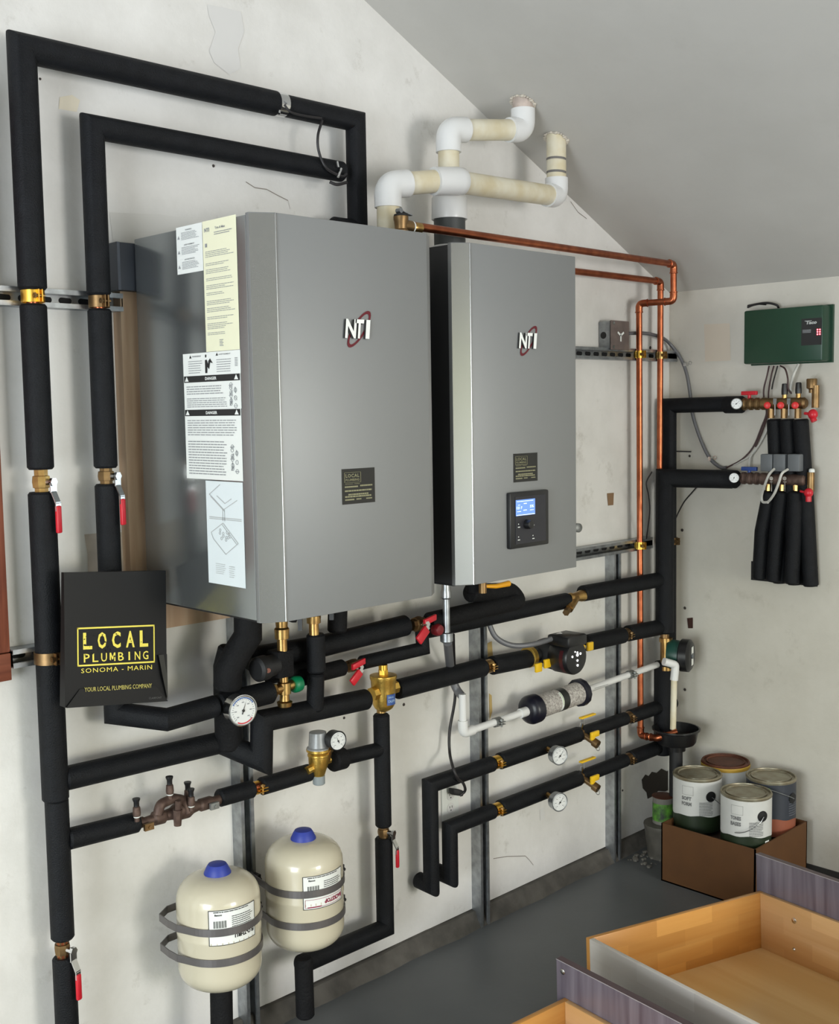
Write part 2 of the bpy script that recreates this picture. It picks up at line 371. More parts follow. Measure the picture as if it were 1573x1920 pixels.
def logo(t, c, yf, w):
    def fn(a, b, k=1.): return V(c.x+a*w, yf-.0012*k, c.z+b*w)
    m = MB()
    N = 30
    for i in range(N):    # tilted dark red orbit ring
        for (r0, r1) in ((.94, 1.12),):
            q = []
            for j, r in ((i, r0), (i+1, r0), (i+1, r1), (i, r1)):
                a = 2*math.pi*j/N; ex, ey = .62*math.cos(a)*r, .20*math.sin(a)*r*(1.05 if r > 1 else .9)
                an = math.radians(50); q.append(fn(ex*math.cos(an)-ey*math.sin(an)+.08, ex*math.sin(an)+ey*math.cos(an)))
            m.quad(*q)
    obj('orbit_ring', m, mat('dark_red', (.12, .004, .012), .35), t)
    m = MB()
    for s, x, wd in (('N', -.50, .42), ('T', -.13, .34), ('I', .30, .16)):
        g, fs = glyphs(s, .03); yy = V(0, -.010, 0)
        vs = [fn(x+a*wd+ (b-.5)*.06, -.28+b*.56) for a, b in g]
        k = len(m.v); m.add([v+yy*.4 for v in vs], fs)
    obj('logo_letters', m, mat('logo_white', (.86, .87, .84), .35), t)
    m = MB()
    for s, x, wd in (('N', -.50, .42), ('T', -.13, .34), ('I', .30, .16)):
        g, fs = glyphs(s, .05); vs = [fn(x-.035+a*wd+(b-.5)*.06, -.29+b*.56) for a, b in g]; m.add([v+V(0, -.002, 0) for v in vs], fs)
    obj('logo_shadow_letters', m, ink, t)
c = W(669, 617, .531); logo(b1, c, -.531, .074)
c = W(988, 639, .492); logo(b2, c, -.492, .072)
def sticker(t, pa, pb, yf):     # pa top-left px, pb bottom-right px
    a = W(*pa, -yf); b = W(*pb, -yf); w, h = b.x-a.x, a.z-b.z; o = V(a.x, yf, b.z)
    fn = planar(o, X, Z, -Y); m = MB(); rect(m, fn, 0, 0, w, h)
    st = obj('installer_sticker', m, mat('black_sticker', (.012, .012, .011), .3), t); st['label'] = 'black installer sticker'
    f2 = lab2(fn, 2); m = MB()
    border(m, f2, .07*w, .60*h, .50*w, .31*h, .012*w)
    text(m, 'LOCAL', f2, .11*w, .755*h, .41*w, .10*h, .02, 1.15); text(m, 'PLUMBING', f2, .11*w, .655*h, .41*w, .065*h, .01)
    text(m, 'SONOMA - MARIN', f2, .09*w, .555*h, .44*w, .028*h)
    for i, (yy, ww) in enumerate(((.455, .40), (.34, .82), (.235, .62), (.175, .80), (.09, .28))): lines(m, f2, .08*w if i != 2 else .18*w, yy*h, ww*w, .06*h, 1, .7, .02, True, i)
    lines(m, f2, .54*w, .47*h, .38*w, .06*h, 1, .7, .02, True, 9); lines(m, f2, .42*w, .1*h, .15*w, .05*h, 1, .7, 0, True, 5); lines(m, f2, .72*w, .1*h, .18*w, .05*h, 1, .7, 0, True, 6)
    obj('lettering', m, palink, st)
sticker(b1, (640, 880), (703, 941), -.531)
sticker(b2, (962, 851), (1007.5, 901), -.492)
# side stickers of the left boiler (on the plane x = x0)
def Sx(px, py, x):
    r = ray(px, py); return CAM+r*((x-CAM.x)/r.x)
SX = -2.339
def sidelabel(name, c0, c1, c2_, c3, m, t=b1, off=1.):    # px corners: TL, TR, BR, BL
    P = [Sx(*c, SX) for c in (c0, c1, c2_, c3)]
    yl = (P[0].y+P[3].y)/2; yr = (P[1].y+P[2].y)/2; zt = (P[0].z+P[1].z)/2; zb = (P[2].z+P[3].z)/2
    yl = max(yl, yr); w = yl-min(P[1].y, P[2].y) ; w = yl-yr; h = zt-zb
    fn = planar(V(SX, yl, zb), -Y, Z, -X, .0008)
    mb = MB(); rect(mb, lab2(fn, off), 0, 0, w, h); return obj(name, mb, m, t), fn, w, h
o, fn, w, h = sidelabel('warning_label', (331, 427), (380, 417), (381, 508), (333, 515), white); f2 = lab2(fn, 2); m = MB()
for i, s in enumerate(('WARNING', 'AVERTISSEMENT', 'ADVERTENCIA')):
    y = h*(.90-.31*i); text(m, s, f2, w*(.36 if i == 0 else .30), y, w*(.25 if i == 0 else .4), h*.03, .02)
    lines(m, f2, .2*w, y-.19*h, .72*w, .17*h, 6, .4, .3, True, i)
    a = f2(.05*w, y-.15*h); m.add([f2(.05*w, y-.16*h), f2(.14*w, y-.16*h), f2(.095*w, y-.09*h)], [(0, 1, 2)])
obj('print', m, greyink, o)
cream_l = mat('cream_label', (.80, .79, .58), .45)
o, fn, w, h = sidelabel('rating_label', (379, 416), (443, 402), (450, 655), (388, 660), cream_l); f2 = lab2(fn, 2); m = MB()
text(m, 'NTI', f2, .06*w, .915*h, .15*w, .03*h, .04); text(m, 'Trin & Max', f2, .38*w, .925*h, .3*w, .018*h, .03)
lines(m, f2, .35*w, .88*h, .55*w, .03*h, 2, .4, .2, True, 3); rect(m, f2, .07*w, .80*h, .06*w, .028*h)
for i, (y, r) in enumerate(((.72, 4), (.655, 2), (.595, 3), (.54, 2), (.475, 3), (.43, 2), (.355, 3), (.30, 3), (.245, 2), (.17, 4), (.125, 2))): lines(m, f2, .07*w, y*h, .86*w, .013*r*h, r, .34, .45, True, i+10)
lines(m, f2, .42*w, .035*h, .12*w, .055*h, 5, .5, .3, False, 8)
obj('print', m, greyink, o)
o, fn, w, h = sidelabel('pinch_warning_label', (343, 663), (451, 657), (452, 701), (345, 704), white); f2 = lab2(fn, 2); m = MB()
text(m, 'WARNING', f2, .17*w, .82*h, .16*w, .07*h, .02); text(m, 'AVERTISSEMENT', f2, .64*w, .84*h, .2*w, .06*h, .01)
lines(m, f2, .10*w, .08*h, .26*w, .62*h, 6, .3, .2, True, 4); lines(m, f2, .60*w, .08*h, .28*w, .62*h, 6, .3, .2, True, 5); lines(m, f2, .91*w, .3*h, .05*w, .4*h, 6, .5, .1, False, 5)
mm = MB()
mm.add([f2(.12*w, .78*h), f2(.16*w, .78*h), f2(.14*w, .92*h)], [(0, 1, 2)]); mm.add([f2(.59*w, .82*h), f2(.63*w, .82*h), f2(.61*w, .95*h)], [(0, 1, 2)])
mm.add([f2(.415*w+.012*w*math.cos(a), .84*h+.07*h*math.sin(a)) for a in [i*math.pi/5 for i in range(10)]], [tuple(range(10))])
mm.add([f2(a*w, b*h) for a, b in ((.40, .08), (.435, .08), (.44, .35), (.47, .25), (.49, .55), (.535, .50), (.49, .72), (.46, .62), (.455, .48), (.43, .68), (.40, .66))], [tuple(range(11))])
obj('pictogram', mm, ink, o); obj('print', m, greyink, o)
def danger(c, c2_, band_h, fig, rows, seed):
    o, fn, w, h = sidelabel('danger_label', c[0], c[1], c[2], c[3], white); f2 = lab2(fn, 2); f3 = lab2(fn, 3)
    m = MB(); rect(m, f2, .01*w, h*(1-band_h), .98*w, h*band_h*.95); obj('header_band', m, ink, o)
    m = MB(); text(m, 'DANGER', f3, .40*w, h*(1-band_h*.75), .2*w, h*band_h*.45, .03)
    for a in (.03, .90): m.add([f3(a*w, h*(1-band_h*.85)), f3((a+.07)*w, h*(1-band_h*.85)), f3((a+.035)*w, h*(1-band_h*.12))], [(0, 1, 2)])
    obj('header_lettering', m, white, o)
    m = MB()
    for y, hh, ww, r in rows: lines(m, f2, .05*w, y*h, ww*w, hh*h, r, .36, .12, True, seed+r)
    for k in range(9):     # line drawing of a hand and tools
        a = k*.8; cx, cy = fig[0]+.05*math.cos(k*2.1), fig[1]+fig[2]*(k/8-.5)
        m.add([f2((cx+p*.035*math.cos(a)-q*.006)*w, (cy+p*.035*math.sin(a)*w/h*.9+q*.006)*h) for p, q in ((-1, -1), (1, -1), (1, 1), (-1, 1))], [(0, 1, 2, 3)])
        m.ring(f2(cx*w, cy*h), X, .022*w, .0006, 10, 4)
    obj('print', m, greyink, o)
danger(((345, 704), (452, 701), (453, 766), (347, 768)), None, .20, (.86, .38, .6), ((.43, .28, .68, 4), (.05, .30, .72, 5)), 20)
danger(((347, 768), (453, 766), (456, 904), (351, 895)), None, .095, (.86, .30, .34), ((.62, .24, .9, 7), (.06, .50, .70, 13)), 40)
paleblue = mat('pale_blue_label', (.70, .76, .78), .4)
o, fn, w, h = sidelabel('diagram_label', (387, 902), (457, 904), (460, 1105), (391, 1090), paleblue); f2 = lab2(fn, 2); m = MB()
def seg(a, b, t=.006):
    a = Vector((a[0]*w, a[1]*h)); b = Vector((b[0]*w, b[1]*h)); d = (b-a).normalized(); n_ = Vector((-d.y, d.x))*t*w
    m.quad(f2(*(a-n_)), f2(*(b-n_)), f2(*(b+n_)), f2(*(a+n_)))
for a, b in (((.1, .87), (.4, .97)), ((.1, .87), (.48, .73)), ((.48, .73), (.85, .83)), ((.13, .85), (.5, .715)), ((.30, .86), (.52, .79)), ((.52, .79), (.7, .84)), ((.08, .65), (.95, .65)), ((.08, .635), (.95, .635)), ((.45, .73), (.45, .62)), ((.5, .73), (.5, .62)),
             ((.12, .50), (.45, .60)), ((.45, .60), (.84, .42)), ((.42, .585), (.80, .41)), ((.12, .50), (.17, .44)), ((.17, .44), (.5, .30)), ((.5, .30), (.84, .42))): seg(a, b)
for a, b in ((.37, .53), (.36, .50), (.45, .50), (.45, .475), (.55, .51), (.60, .50), (.58, .465), (.63, .475), (.40, .45), (.52, .44), (.53, .465)): m.ring(f2(a*w, b*h), X, .022*w, .0007, 10, 4)
lines(m, f2, .22*w, .10*h, .28*w, .11*h, 6, .25, .3, True, 3); lines(m, f2, .58*w, .08*h, .16*w, .12*h, 6, .25, .2, True, 4); obj('print', m, inkl, o)
# control panel of the right boiler
yf = -.492
a = W(949, 924, .492); b = W(1022.5, 1016, .492); zt = W(950, 924, .492).z; zb = W(950, 1030, .492).z
cx, w, h = (a.x+b.x)/2, b.x-a.x, zt-zb; ct = V(cx, yf, (zt+zb)/2)
m = MB(); m.box(ct+V(0, -.006, 0), (w, .014, h)); p = obj('control_panel', m, blk, b2, bevel=.004); p['label'] = 'black control panel'
m = MB(); m.box(ct+V(.002, -.0135, 0), (w*.78, .002, h*.84)); obj('fascia', m, mat('dark_fascia', (.018, .018, .024), .45), p)
a = W(966.5, 938, .507); b = W(1003, 966, .507); sw, sh = b.x-a.x, W(966.5, 938, .507).z-W(966.5, 968, .507).z; fn = planar(V(a.x, yf-.0150, a.z-sh), X, Z, -Y)
m = MB(); rect(m, fn, 0, 0, sw, sh); obj('display_screen', m, mat('lcd_blue', (.02, .05, .14), .2, emit=(.16, .30, .75), estr=1.2), p)
f2 = lab2(fn, 2); m = MB(); text(m, '121 F', f2, .04*sw, .42*sh, .28*sw, .17*sh, .02); text(m, '5%', f2, .72*sw, .45*sh, .2*sw, .17*sh, .02)
rect(m, f2, .40*sw, .72*sh, .16*sw, .05*sh); rect(m, f2, .38*sw, .30*sh, .18*sw, .05*sh); rect(m, f2, .1*sw, .66*sh, .12*sw, .03*sh); rect(m, f2, .03*sw, .02*sh, .94*sw, .04*sh); rect(m, f2, .05*sw, .88*sh, .85*sw, .035*sh); rect(m, f2, .06*sw, .25*sh, .2*sw, .035*sh); rect(m, f2, .72*sw, .28*sh, .2*sw, .035*sh)
obj('display_text', m, mat('lcd_white', (.5, .6, .7), .3, emit=(.7, .85, 1), estr=1.1), p)
k = W(989, 983, .51); m = MB(); m.lathe(k, (0, -1, 0), [(-.004, .0125), (.003, .0125), (.013, .0105), (.014, .008)], 24); obj('dial_knob', m, blk, p)
for q in ((973, 988.5), (1000, 984.5), (973, 1012.5), (1000, 1009.5)):
    c = W(*q, .508); m = MB(); m.box(c, (.008, .001, .0022)); m.lathe(c+V(-.002, -.0002, .008), (0, -1, 0), [(0, .0016), (.0005, .0016)], 8); obj('button_mark', m, white, p)
m = MB(); q = W(669, 925, .5); 
# mounting board and bracket behind the left boiler
xa = W(229, 700, .03).x
m = MB(); m.bb((xa, 0, 1.26), (xa+.09, -.034, W(240, 547, .034).z)); tag(obj('vertical_board', m, boardw), 'tall pine board standing on edge of wall behind left boiler', 'board')
m = MB(); zz = W(350, 1140, .02).z; m.bb((-2.3, 0, 1.13), (-1.3, -.02, 1.225)); tag(obj('horizontal_board', m, boardw), 'horizontal pine backing board under the left boiler', 'board')
t = thing('mounting_bracket', 'dark grey metal mounting bracket beside top back corner of left boiler', 'bracket', (xa, 0, 1.8))
m = MB(); za, zb = W(216, 455, .04).z, W(222, 545, .04).z; xq = W(216, 500, .04).x
m.bb((xq, -.036, zb), (xq+.1, -.055, za)); obj('plate', m, mat('slate_metal', (.035, .04, .05), .5, .4), t, bevel=.002)
m = MB(); m.bb((xq-.004, 0, zb), (xq+.003, -.058, za)); obj('flange', m, mat('slate_metal_light', (.09, .10, .12), .5, .4), t)
# ------------------------------------------------------------------ struts
def strut(a, b, lab, open_dir, group=None):   # open face points along open_dir; 41 mm channel
    a = Vector(a); b = Vector(b); d = (b-a); n = Vector(open_dir).normalized(); u = d.normalized(); w = u.cross(n)
    t = thing('strut_channel', lab, 'strut channel', a, group); g = .0205; T = .003
    poly = [(-g, 0), (g, 0), (g, .041), (g-.010, .041), (g-.010, .034), (g-.010-.001, .034), (g-.010-.001, .0385), (g-T, .0385), (g-T, T), (-g+T, T), (-g+T, .0385), (-g+.011, .0385), (-g+.011, .034), (-g+.010, .034), (-g+.010, .041), (-g, .041)]
    m = MB(); m.prism(poly, a, w, n, u, d.length); obj('channel', m, galv, t)
    m = MB(); L = d.length; s = .03
    while s < L-.03:
        p = a+u*s+n*(T+.0006); N = 12; vs = []
        for i in range(N):
            an = 2*math.pi*i/N; ex = .009*(1 if math.cos(an) > 0 else -1)
            vs.append(p+u*(math.cos(an)*.007+ex)+w*math.sin(an)*.007)
        m.add(vs, [tuple(range(N))]); s += .048
    sl = obj('slots', m, dark if open_dir[1] else dark, t)
    return t
SY = -.0
def vstrut(px, py, z1, lab):
    x = W(px, py, .041).x-.0205; strut((x, 0, 0), (x, 0, z1), lab, (0, -1, 0)); return x
s1x = vstrut(488, 1910, 1.2, 'vertical galvanized strut standing between the two cream tanks')
s2x = vstrut(919, 1728, 1.12, 'middle of the three vertical galvanized struts, behind the white drain elbow')
s3x = vstrut(1164.7, 1609, 1.13, 'vertical galvanized strut nearest the corner, left of the paint cans')
strut((-2.95, 0, 1.912), (W(231, 565, .041).x, 0, 1.912), 'horizontal galvanized strut clamping the two tall pipes at upper left', (0, -1, 0))
strut((-1.15, 0, 1.838), (W(1270, 668, .041).x, 0, 1.838), 'horizontal galvanized strut behind the copper pipes, upper one right of the boilers', (0, -1, 0))
strut((-1.25, 0, 1.151), (-.20, 0, 1.151), 'horizontal galvanized strut level with the bottom of the right boiler', (0, -1, 0))
strut((W(25, 1237, .041).x, 0, 1.122), (-2.52, 0, 1.122), 'short galvanized strut stub left of the black folder', (0, -1, 0))
# ------------------------------------------------------------------ generic fittings
def clamp(t_lab, c, ax, r, mm=gold, nm='pipe_clamp', back=(0, 1, 0), reach=.03, ear=None):
    c = Vector(c); ax = Vector(ax).normalized(); t = thing(nm, t_lab, 'pipe clamp', c)
    m = MB(); m.lathe(c-ax*.013, ax, [(0, r), (0, r+.0025), (.026, r+.0025), (.026, r)], 28, cap=False)
    bk = Vector(back); e = ear or -bk; sd = ax.cross(bk).normalized()
    m.obox(c+bk*(r+reach*.4), ax*.013, bk*reach*.45, sd*.0015)
    m.obox(c-bk*(r+.006)+sd*.004, ax*.013, bk*.008, sd*.0012); m.obox(c-bk*(r+.006)-sd*.004, ax*.013, bk*.008, sd*.0012)
    obj('band', m, mm, t)
    m = MB(); q = c-bk*(r+.008); m.cyl(q-sd*.012, q+sd*.014, .0032, seg=10); m.cyl(q+sd*.008, q+sd*.013, .0065, seg=6); obj('bolt', m, mm if mm is not gold else brass, t)
    return t
def lever_valve(lab, c, ax, r, side, down, grip=redp, glen=.075, bodym=brass, blen=.05, arm=.04, cat='valve', plate=True, gw=.012):
    c = Vector(c); ax = Vector(ax).normalized(); sd = Vector(side).normalized(); dn = Vector(down).normalized()
    t = thing('ball_valve', lab, cat, c)
    m = MB(); h = blen/2; m.lathe(c-ax*h, ax, [(0, r*.8), (.25*blen, r*.8), (.27*blen, r), (.5*blen, r*1.08), (.73*blen, r), (.75*blen, r*.8), (blen, r*.8)], 8); obj('body', m, bodym, t)
    m = MB(); q = c+sd*(r+.016); m.cyl(c, q, .007, seg=14); m.cyl(q-sd*.004, q+sd*.004, .010, seg=6); obj('stem', m, chrome, t)
    m = MB(); wv = sd.cross(dn).normalized(); p1 = q+dn*arm*.45; p2 = q+dn*arm+sd*.012
    m.obox((q+p1)/2, dn*arm*.28, wv*.009, sd*.0014); d = (p2-p1).normalized(); m.obox((p1+p2)/2, d*(p2-p1).length*.56, wv*.0075, d.cross(wv)*.0014)
    m.obox(p2+dn*.008, dn*.01, wv*.007, sd*.0014); l = obj('lever', m, chrome, t)
    m = MB(); m.obox(p2+dn*(.006+glen/2), dn*glen/2, wv*gw*.55, sd*.0045); obj('grip', m, grip, l, bevel=.003)
    return t
def gauge(lab, c, n, R, dp, back, casem=chrome, needle=210, redarc=False, stem_from=None, cat='gauge', rim=None):
    c = Vector(c); u, v, n = frame(n); u = -u if u.dot(CR) < 0 else u; v = v if v.z > 0 else -v
    t = thing('dial_gauge', lab, cat, c)
    m = MB(); m.lathe(c-n*dp, n, [(0, R*.75), (.002, R*.95), (dp*.8, R), (dp+.002, R*1.04), (dp+.003, R*.98), (dp+.001, R*.9)], 36, cap=True); obj('case', m, casem, t)
    m = MB(); m.lathe(c, n, [(.0012, .9*R), (.0022, .9*R)], 36); d = obj('dial_face', m, gaugew, t)
    m = MB()
    for i in range(25):
        a = math.radians(225-270*i/24); q = c+n*.0026+(u*math.cos(a)+v*math.sin(a))*R*.76; e = (u*math.cos(a)+v*math.sin(a)); f_ = e.cross(n)
        m.obox(q, e*R*(.09 if i % 4 == 0 else .045), f_*R*.018, n*.0002)
        if i % 4 == 0: m.obox(c+n*.0026+e*R*.55, u*R*.08, v*R*.035, n*.0002)
    obj('scale_marks', m, greyink, d)
    if redarc:
        for nm, mm_, a0, a1 in (('red_band', redp, -60, 20), ('blue_band', mat('blue_band', (.05, .12, .35), .4), 30, 150)):
            m = MB(); K = 16
            for i in range(K):
                q = []
                for j, rr in ((i, .80), (i+1, .80), (i+1, .88), (i, .88)):
                    a = math.radians(a0+(a1-a0)*j/K) - (math.radians(60) if nm == 'red_band' else 0); q.append(c+n*.0027+(u*math.cos(a)+v*math.sin(a))*R*rr)
                m.quad(*q)
            obj(nm, m, mm_, d)
    m = MB(); a = math.radians(needle); e = u*math.cos(a)+v*math.sin(a); f_ = e.cross(n)
    m.add([c+n*.004-e*R*.25-f_*R*.04, c+n*.004-e*R*.25+f_*R*.04, c+n*.004+e*R*.72], [(0, 1, 2)]); m.lathe(c+n*.003, n, [(0, R*.09), (.002, R*.09)], 12); obj('needle', m, ink, d)
    if back is not None:
        bk = Vector(back); m = MB(); m.cyl(bk, c-n*dp*.9, .008, seg=12); m.cyl((bk+c-n*dp)/2, (bk+c-n*dp)/2+(c-bk).normalized()*.01, .0115, seg=6); obj('stem', m, brass, t)
    return t
def sleeve(t, pts, r, m=foam, nm='foam_sleeve', seg=24):
    pts = [Vector(p) for p in pts]; mb = MB(); rs = [r]*len(pts); L0 = (pts[1]-pts[0]); L1 = pts[-1]-pts[-2]
    e = .005; p = [pts[0], pts[0]+L0.normalized()*e]+pts[1:-1]+[pts[-1]-L1.normalized()*e, pts[-1]]
    mb.tube(p, [r-.004]+[r]*(len(p)-2)+[r-.004], seg); return obj(nm, mb, m, t)
def core(t, a, b, r=.014, m=brassd, nm='bare_pipe'):
    return obj(nm, MB().cyl(a, b, r), m, t)
# ------------------------------------------------------------------ tall pipes at the left
D = .075
def ZP(px, py, d=D): return W(px, py, d).z
p1x, p2x = -2.600, -2.443
z556 = ZP(60, 556); z903 = ZP(84, 903); z1775 = ZP(125, 1775); zt1 = ZP(62, 88); zt2 = ZP(190, 240)
t = thing('insulated_pipe', 'outermost tall black foam-insulated pipe running up the far left and over the boiler', 'pipe', (p1x, -D, 0))
ztop = 2.428; xe = -1.661
def y_(x, z): return V(x, -D, z)
zmid = ZP(525, 190)
sleeve(t, [y_(p1x, z556+.014), y_(p1x, ztop), y_(W(520, 190, D).x-.004, ztop)], .0305)
sleeve(t, [y_(W(520, 190, D).x+.004, ztop), y_(xe, ztop), y_(xe, 2.14), V(xe-.09, -D, 2.14)], .0275)
core(t, y_(W(520, 190, D).x-.02, ztop), y_(W(520, 190, D).x+.02, ztop), .0295, chrome, 'foil_tape')
sleeve(t, [y_(p1x, z903+.027), y_(p1x, z556-.016)], .0285)
zs = ZP(125, 1495)
sleeve(t, [y_(p1x, zs), y_(p1x, z903-.022)], .0295)
sleeve(t, [y_(p1x+.002, z1775+.022), y_(p1x+.002, zs+.004)], .0262)
sleeve(t, [y_(p1x+.003, .02), y_(p1x+.003, z1775-.02)], .0262)
core(t, y_(p1x, z1775-.03), y_(p1x, z903+.04), .013, copper)
core(t, y_(p1x, z903), y_(p1x, z556+.03), .0131, copper)
clamp('gold clamp holding the outermost tall pipe to the upper left strut', y_(p1x, z556), Z, .0225, gold)
VS = (.30, -.95, 0)
lever_valve('red-handled ball valve on the outermost tall pipe, upper left', y_(p1x, z903), Z, .019, VS, (0, 0, -1), blen=.055, arm=.045, glen=.06)
lever_valve('red-handled ball valve low on the far left pipe near the floor', y_(p1x, z1775), Z, .017, VS, (0, 0, -1), blen=.05, bodym=brassd, arm=.045, glen=.06)
z566 = ZP(187, 566); z890 = ZP(205, 892)
t = thing('insulated_pipe', 'second tall black foam-insulated pipe, inside the outer one and beside the left boiler', 'pipe', (p2x, -D, .95))
sleeve(t, [y_(p2x, z566+.014), y_(p2x, 2.290), y_(W(642, 322, D).x, 2.288)], .0265)
sleeve(t, [y_(p2x, z890+.018), y_(p2x, z566-.016)], .0265)
rz = .953
sleeve(t, [y_(p2x, z890-.018), y_(p2x, rz+.01), V(-2.372, -.18, rz), V(W(405, 1318, .18).x, -.18, rz+.006)], .0265)
sleeve(t, [V(W(408, 1318, .18).x, -.18, rz+.006), V(W(508, 1290, .18).x, -.18, rz+.009)], .0285)
core(t, y_(p2x, z890-.03), y_(p2x, z566+.03), .0131, copper)
clamp('dull brass clamp holding the second tall pipe to the upper left strut', y_(p2x, z566), Z, .021, brassd)
lever_valve('red-handled ball valve on the second tall pipe beside the left boiler', y_(p2x, z890), Z, .018, VS, (0, 0, -1), blen=.045, bodym=brassd, arm=.045, glen=.06)
zz = 1.122; clamp('brass clamp on the short strut stub left of the folder', y_(p1x, zz), Z, .030, brassd)
# branch pipes off the left riser
def lerp(a, b, k): return Vector(a)*(1-k)+Vector(b)*k
zA = .845; t = thing('insulated_pipe', 'black insulated branch pipe joining the far left riser to the header under the left boiler', 'pipe', (p1x, -D, zA))
pA = W(414, 1392, .08); pB = W(490, 1424, .165); pC = W(491, 1352, .165); pD = W(687, 1311, .14)
sleeve(t, [V(p1x+.02, -D, zA-.005), pA], .0275)
sleeve(t, [pA, pB, pC, pD], .0285)
sleeve(t, [W(436, 1215, .15), W(427, 1250, .14), W(427, 1300, .12), W(430, 1400, .10)], .035, foam2)
sleeve(t, [V(W(465, 1140, .2).x, -.2, BZ0-.01), W(465, 1192, .19), W(446, 1222, .18), W(428, 1256, .17), W(426, 1290, .16)], .034, foam2)
# air separator and the long right-hand run
t = thing('air_separator', 'bright brass air separator with a blue plate on the middle pipe run', 'air separator', W(719, 1290, .12))
c = W(719, 1290, .12); up = Z
m = MB(); m.lathe(c-Z*.066, Z, [(0, .010), (.004, .018), (.010, .026), (.02, .031), (.05, .0335), (.088, .0355), (.094, .038), (.103, .038), (.104, .034), (.1045, .016)], 32); obj('body', m, goldb, t)
m = MB(); m.cyl(c+Z*.036, c+Z*.052, .014, seg=6); m.cyl(c+Z*.05, c+Z*.066, .0125); obj('cap', m, gold, t)
m = MB(); m.cyl(c-X*.046-Z*.01, c+X*.046-Z*.004, .020, seg=8); obj('side_ports', m, goldb, t)
m = MB(); cc = c-Z*.026
def cylfn(c, R, a0, z0=0):
    return lambda a, b, k=1.: Vector(c)+V(math.cos(a0+a/R)*(R+.0006*k), math.sin(a0+a/R)*(R+.0006*k), b+z0)
fa = cylfn(cc, .0352, math.radians(-118)); rect(m, fa, 0, -.016, .030, .030, 6); pl = obj('badge_plate', m, navy, t)
m = MB(); text(m, 'CALEFFI', lab2(fa, 2), .003, -.008, .022, .007, .02); text(m, 'DISCAL', lab2(fa, 2), .004, .004, .018, .005, .02); obj('lettering', m, mat('pale_blue_ink', (.35, .5, .7), .5), pl)
t = thing('insulated_pipe', 'long black insulated pipe running right from the brass air separator to the pump', 'pipe', W(745, 1292, .1))
zr = .862
ca = W(913, 1250, .08)
sleeve(t, [W(743, 1293, .10), W(906, 1251, .085)], .0285); core(t, W(900, 1252, .085), W(930, 1247, .08), .014, copper)
sleeve(t, [W(921, 1248, .08), W(993, 1234, .08)], .0295)
clamp('brass clamp holding the long middle pipe to the middle strut', W(914, 1249.5, .082), X, .019, brass, back=(0, 1, 0))
t = thing('insulated_pipe', 'black insulated pipe between the pump and the corner risers', 'pipe', W(1100, 1206, .08))
sleeve(t, [W(1098, 1206, .08), W(1168, 1191, .08)], .0285); core(t, W(1165, 1190, .08), W(1180, 1188, .08), .014, brassd)
sleeve(t, [W(1176, 1188, .08), W(1238, 1176, .085)], .0285)
clamp('brass clamp on the black pipe right of the pump', W(1172, 1190, .08), X, .020, brassd)
# vertical pipe under the separator, valve, and run to the second tank
vx = W(718, 1500, .08).x; v_ = lambda z: V(vx, -.08, z)
zv = ZP(718, 1560, .08)
t = thing('insulated_pipe', 'black insulated pipe dropping from the air separator and turning left to the right tank', 'pipe', (vx, -.08, .2))
sleeve(t, [v_(zv+.016), v_(ZP(717, 1338, .08))], .0235); core(t, v_(zv-.03), v_(zv+.03), .013, brassd); core(t, v_(.80), v_(.86), .013, brass)
zb_ = W(722, 1740, .08).z; tb = W(573, 1790, .16)
sleeve(t, [v_(zv-.016), v_(zb_), V(-1.975, -.14, W(578, 1802, .14).z)], .0255)
sleeve(t, [V(-1.978, -.16, .235), V(-1.978, -.162, .075)], .0245, foam2)
lever_valve('small red-handled valve on the black pipe right of the right tank', v_(zv), Z, .016, (.30, -.95, 0), (0, 0, -1), bodym=brassd, blen=.04, arm=.04, glen=.052, gw=.010)
# make-up water line: sleeve, backflow preventer, sleeve, reducing valve
t = thing('insulated_pipe', 'black insulated branch from the far left pipe to the tarnished backflow preventer', 'pipe', W(140, 1567, .08))
sleeve(t, [V(p1x+.02, -.08, W(140, 1567, .08).z-.003), W(258, 1541, .08)], .0245)
t = thing('insulated_pipe', 'short black insulated pipe between the backflow preventer and the brass reducing valve', 'pipe', W(412, 1494, .08))
sleeve(t, [W(409, 1497, .08), W(474, 1479, .08)], .0225); core(t, W(470, 1480, .08), W(500, 1471, .08), .013, copper); sleeve(t, [W(488, 1475, .08), W(581, 1448, .08)], .0235)
clamp('gold clamp holding the make-up line to the strut above the tanks', W(483, 1476.5, .075), X, .015, gold)
t = thing('backflow_preventer', 'tarnished bronze backflow preventer with four black-capped test ports', 'backflow preventer', W(330, 1520, .09))
a = W(255, 1545, .085); b = W(415, 1498, .085); ax = (b-a).normalized(); L = (b-a).length
m = MB(); m.lathe(a, ax, [(0, .010), (0, .013), (L*.08, .013), (L*.09, .010), (L*.18, .0115), (L*.2, .017), (L*.3, .018), (L*.33, .013), (L*.40, .015), (L*.45, .021), (L*.58, .022), (L*.64, .015), (L*.72, .012), (L*.74, .016), (L*.86, .016), (L*.9, .012), (L, .012)], 14); obj('body', m, bronze, t)
q = W(326, 1497, .09); m = MB(); m.tube(fillet([W(296, 1527, .11), W(300, 1508, .11), W(325, 1497, .10), W(345, 1500, .09), W(352, 1525, .10)], .02, 4), .012, 12); m.cyl(W(333, 1518, .11), W(333, 1548, .11), .012, .009, seg=8); m.cyl(W(334, 1500, .115), W(334, 1520, .11), .008, seg=8); obj('relief_chamber', m, bronze, t)
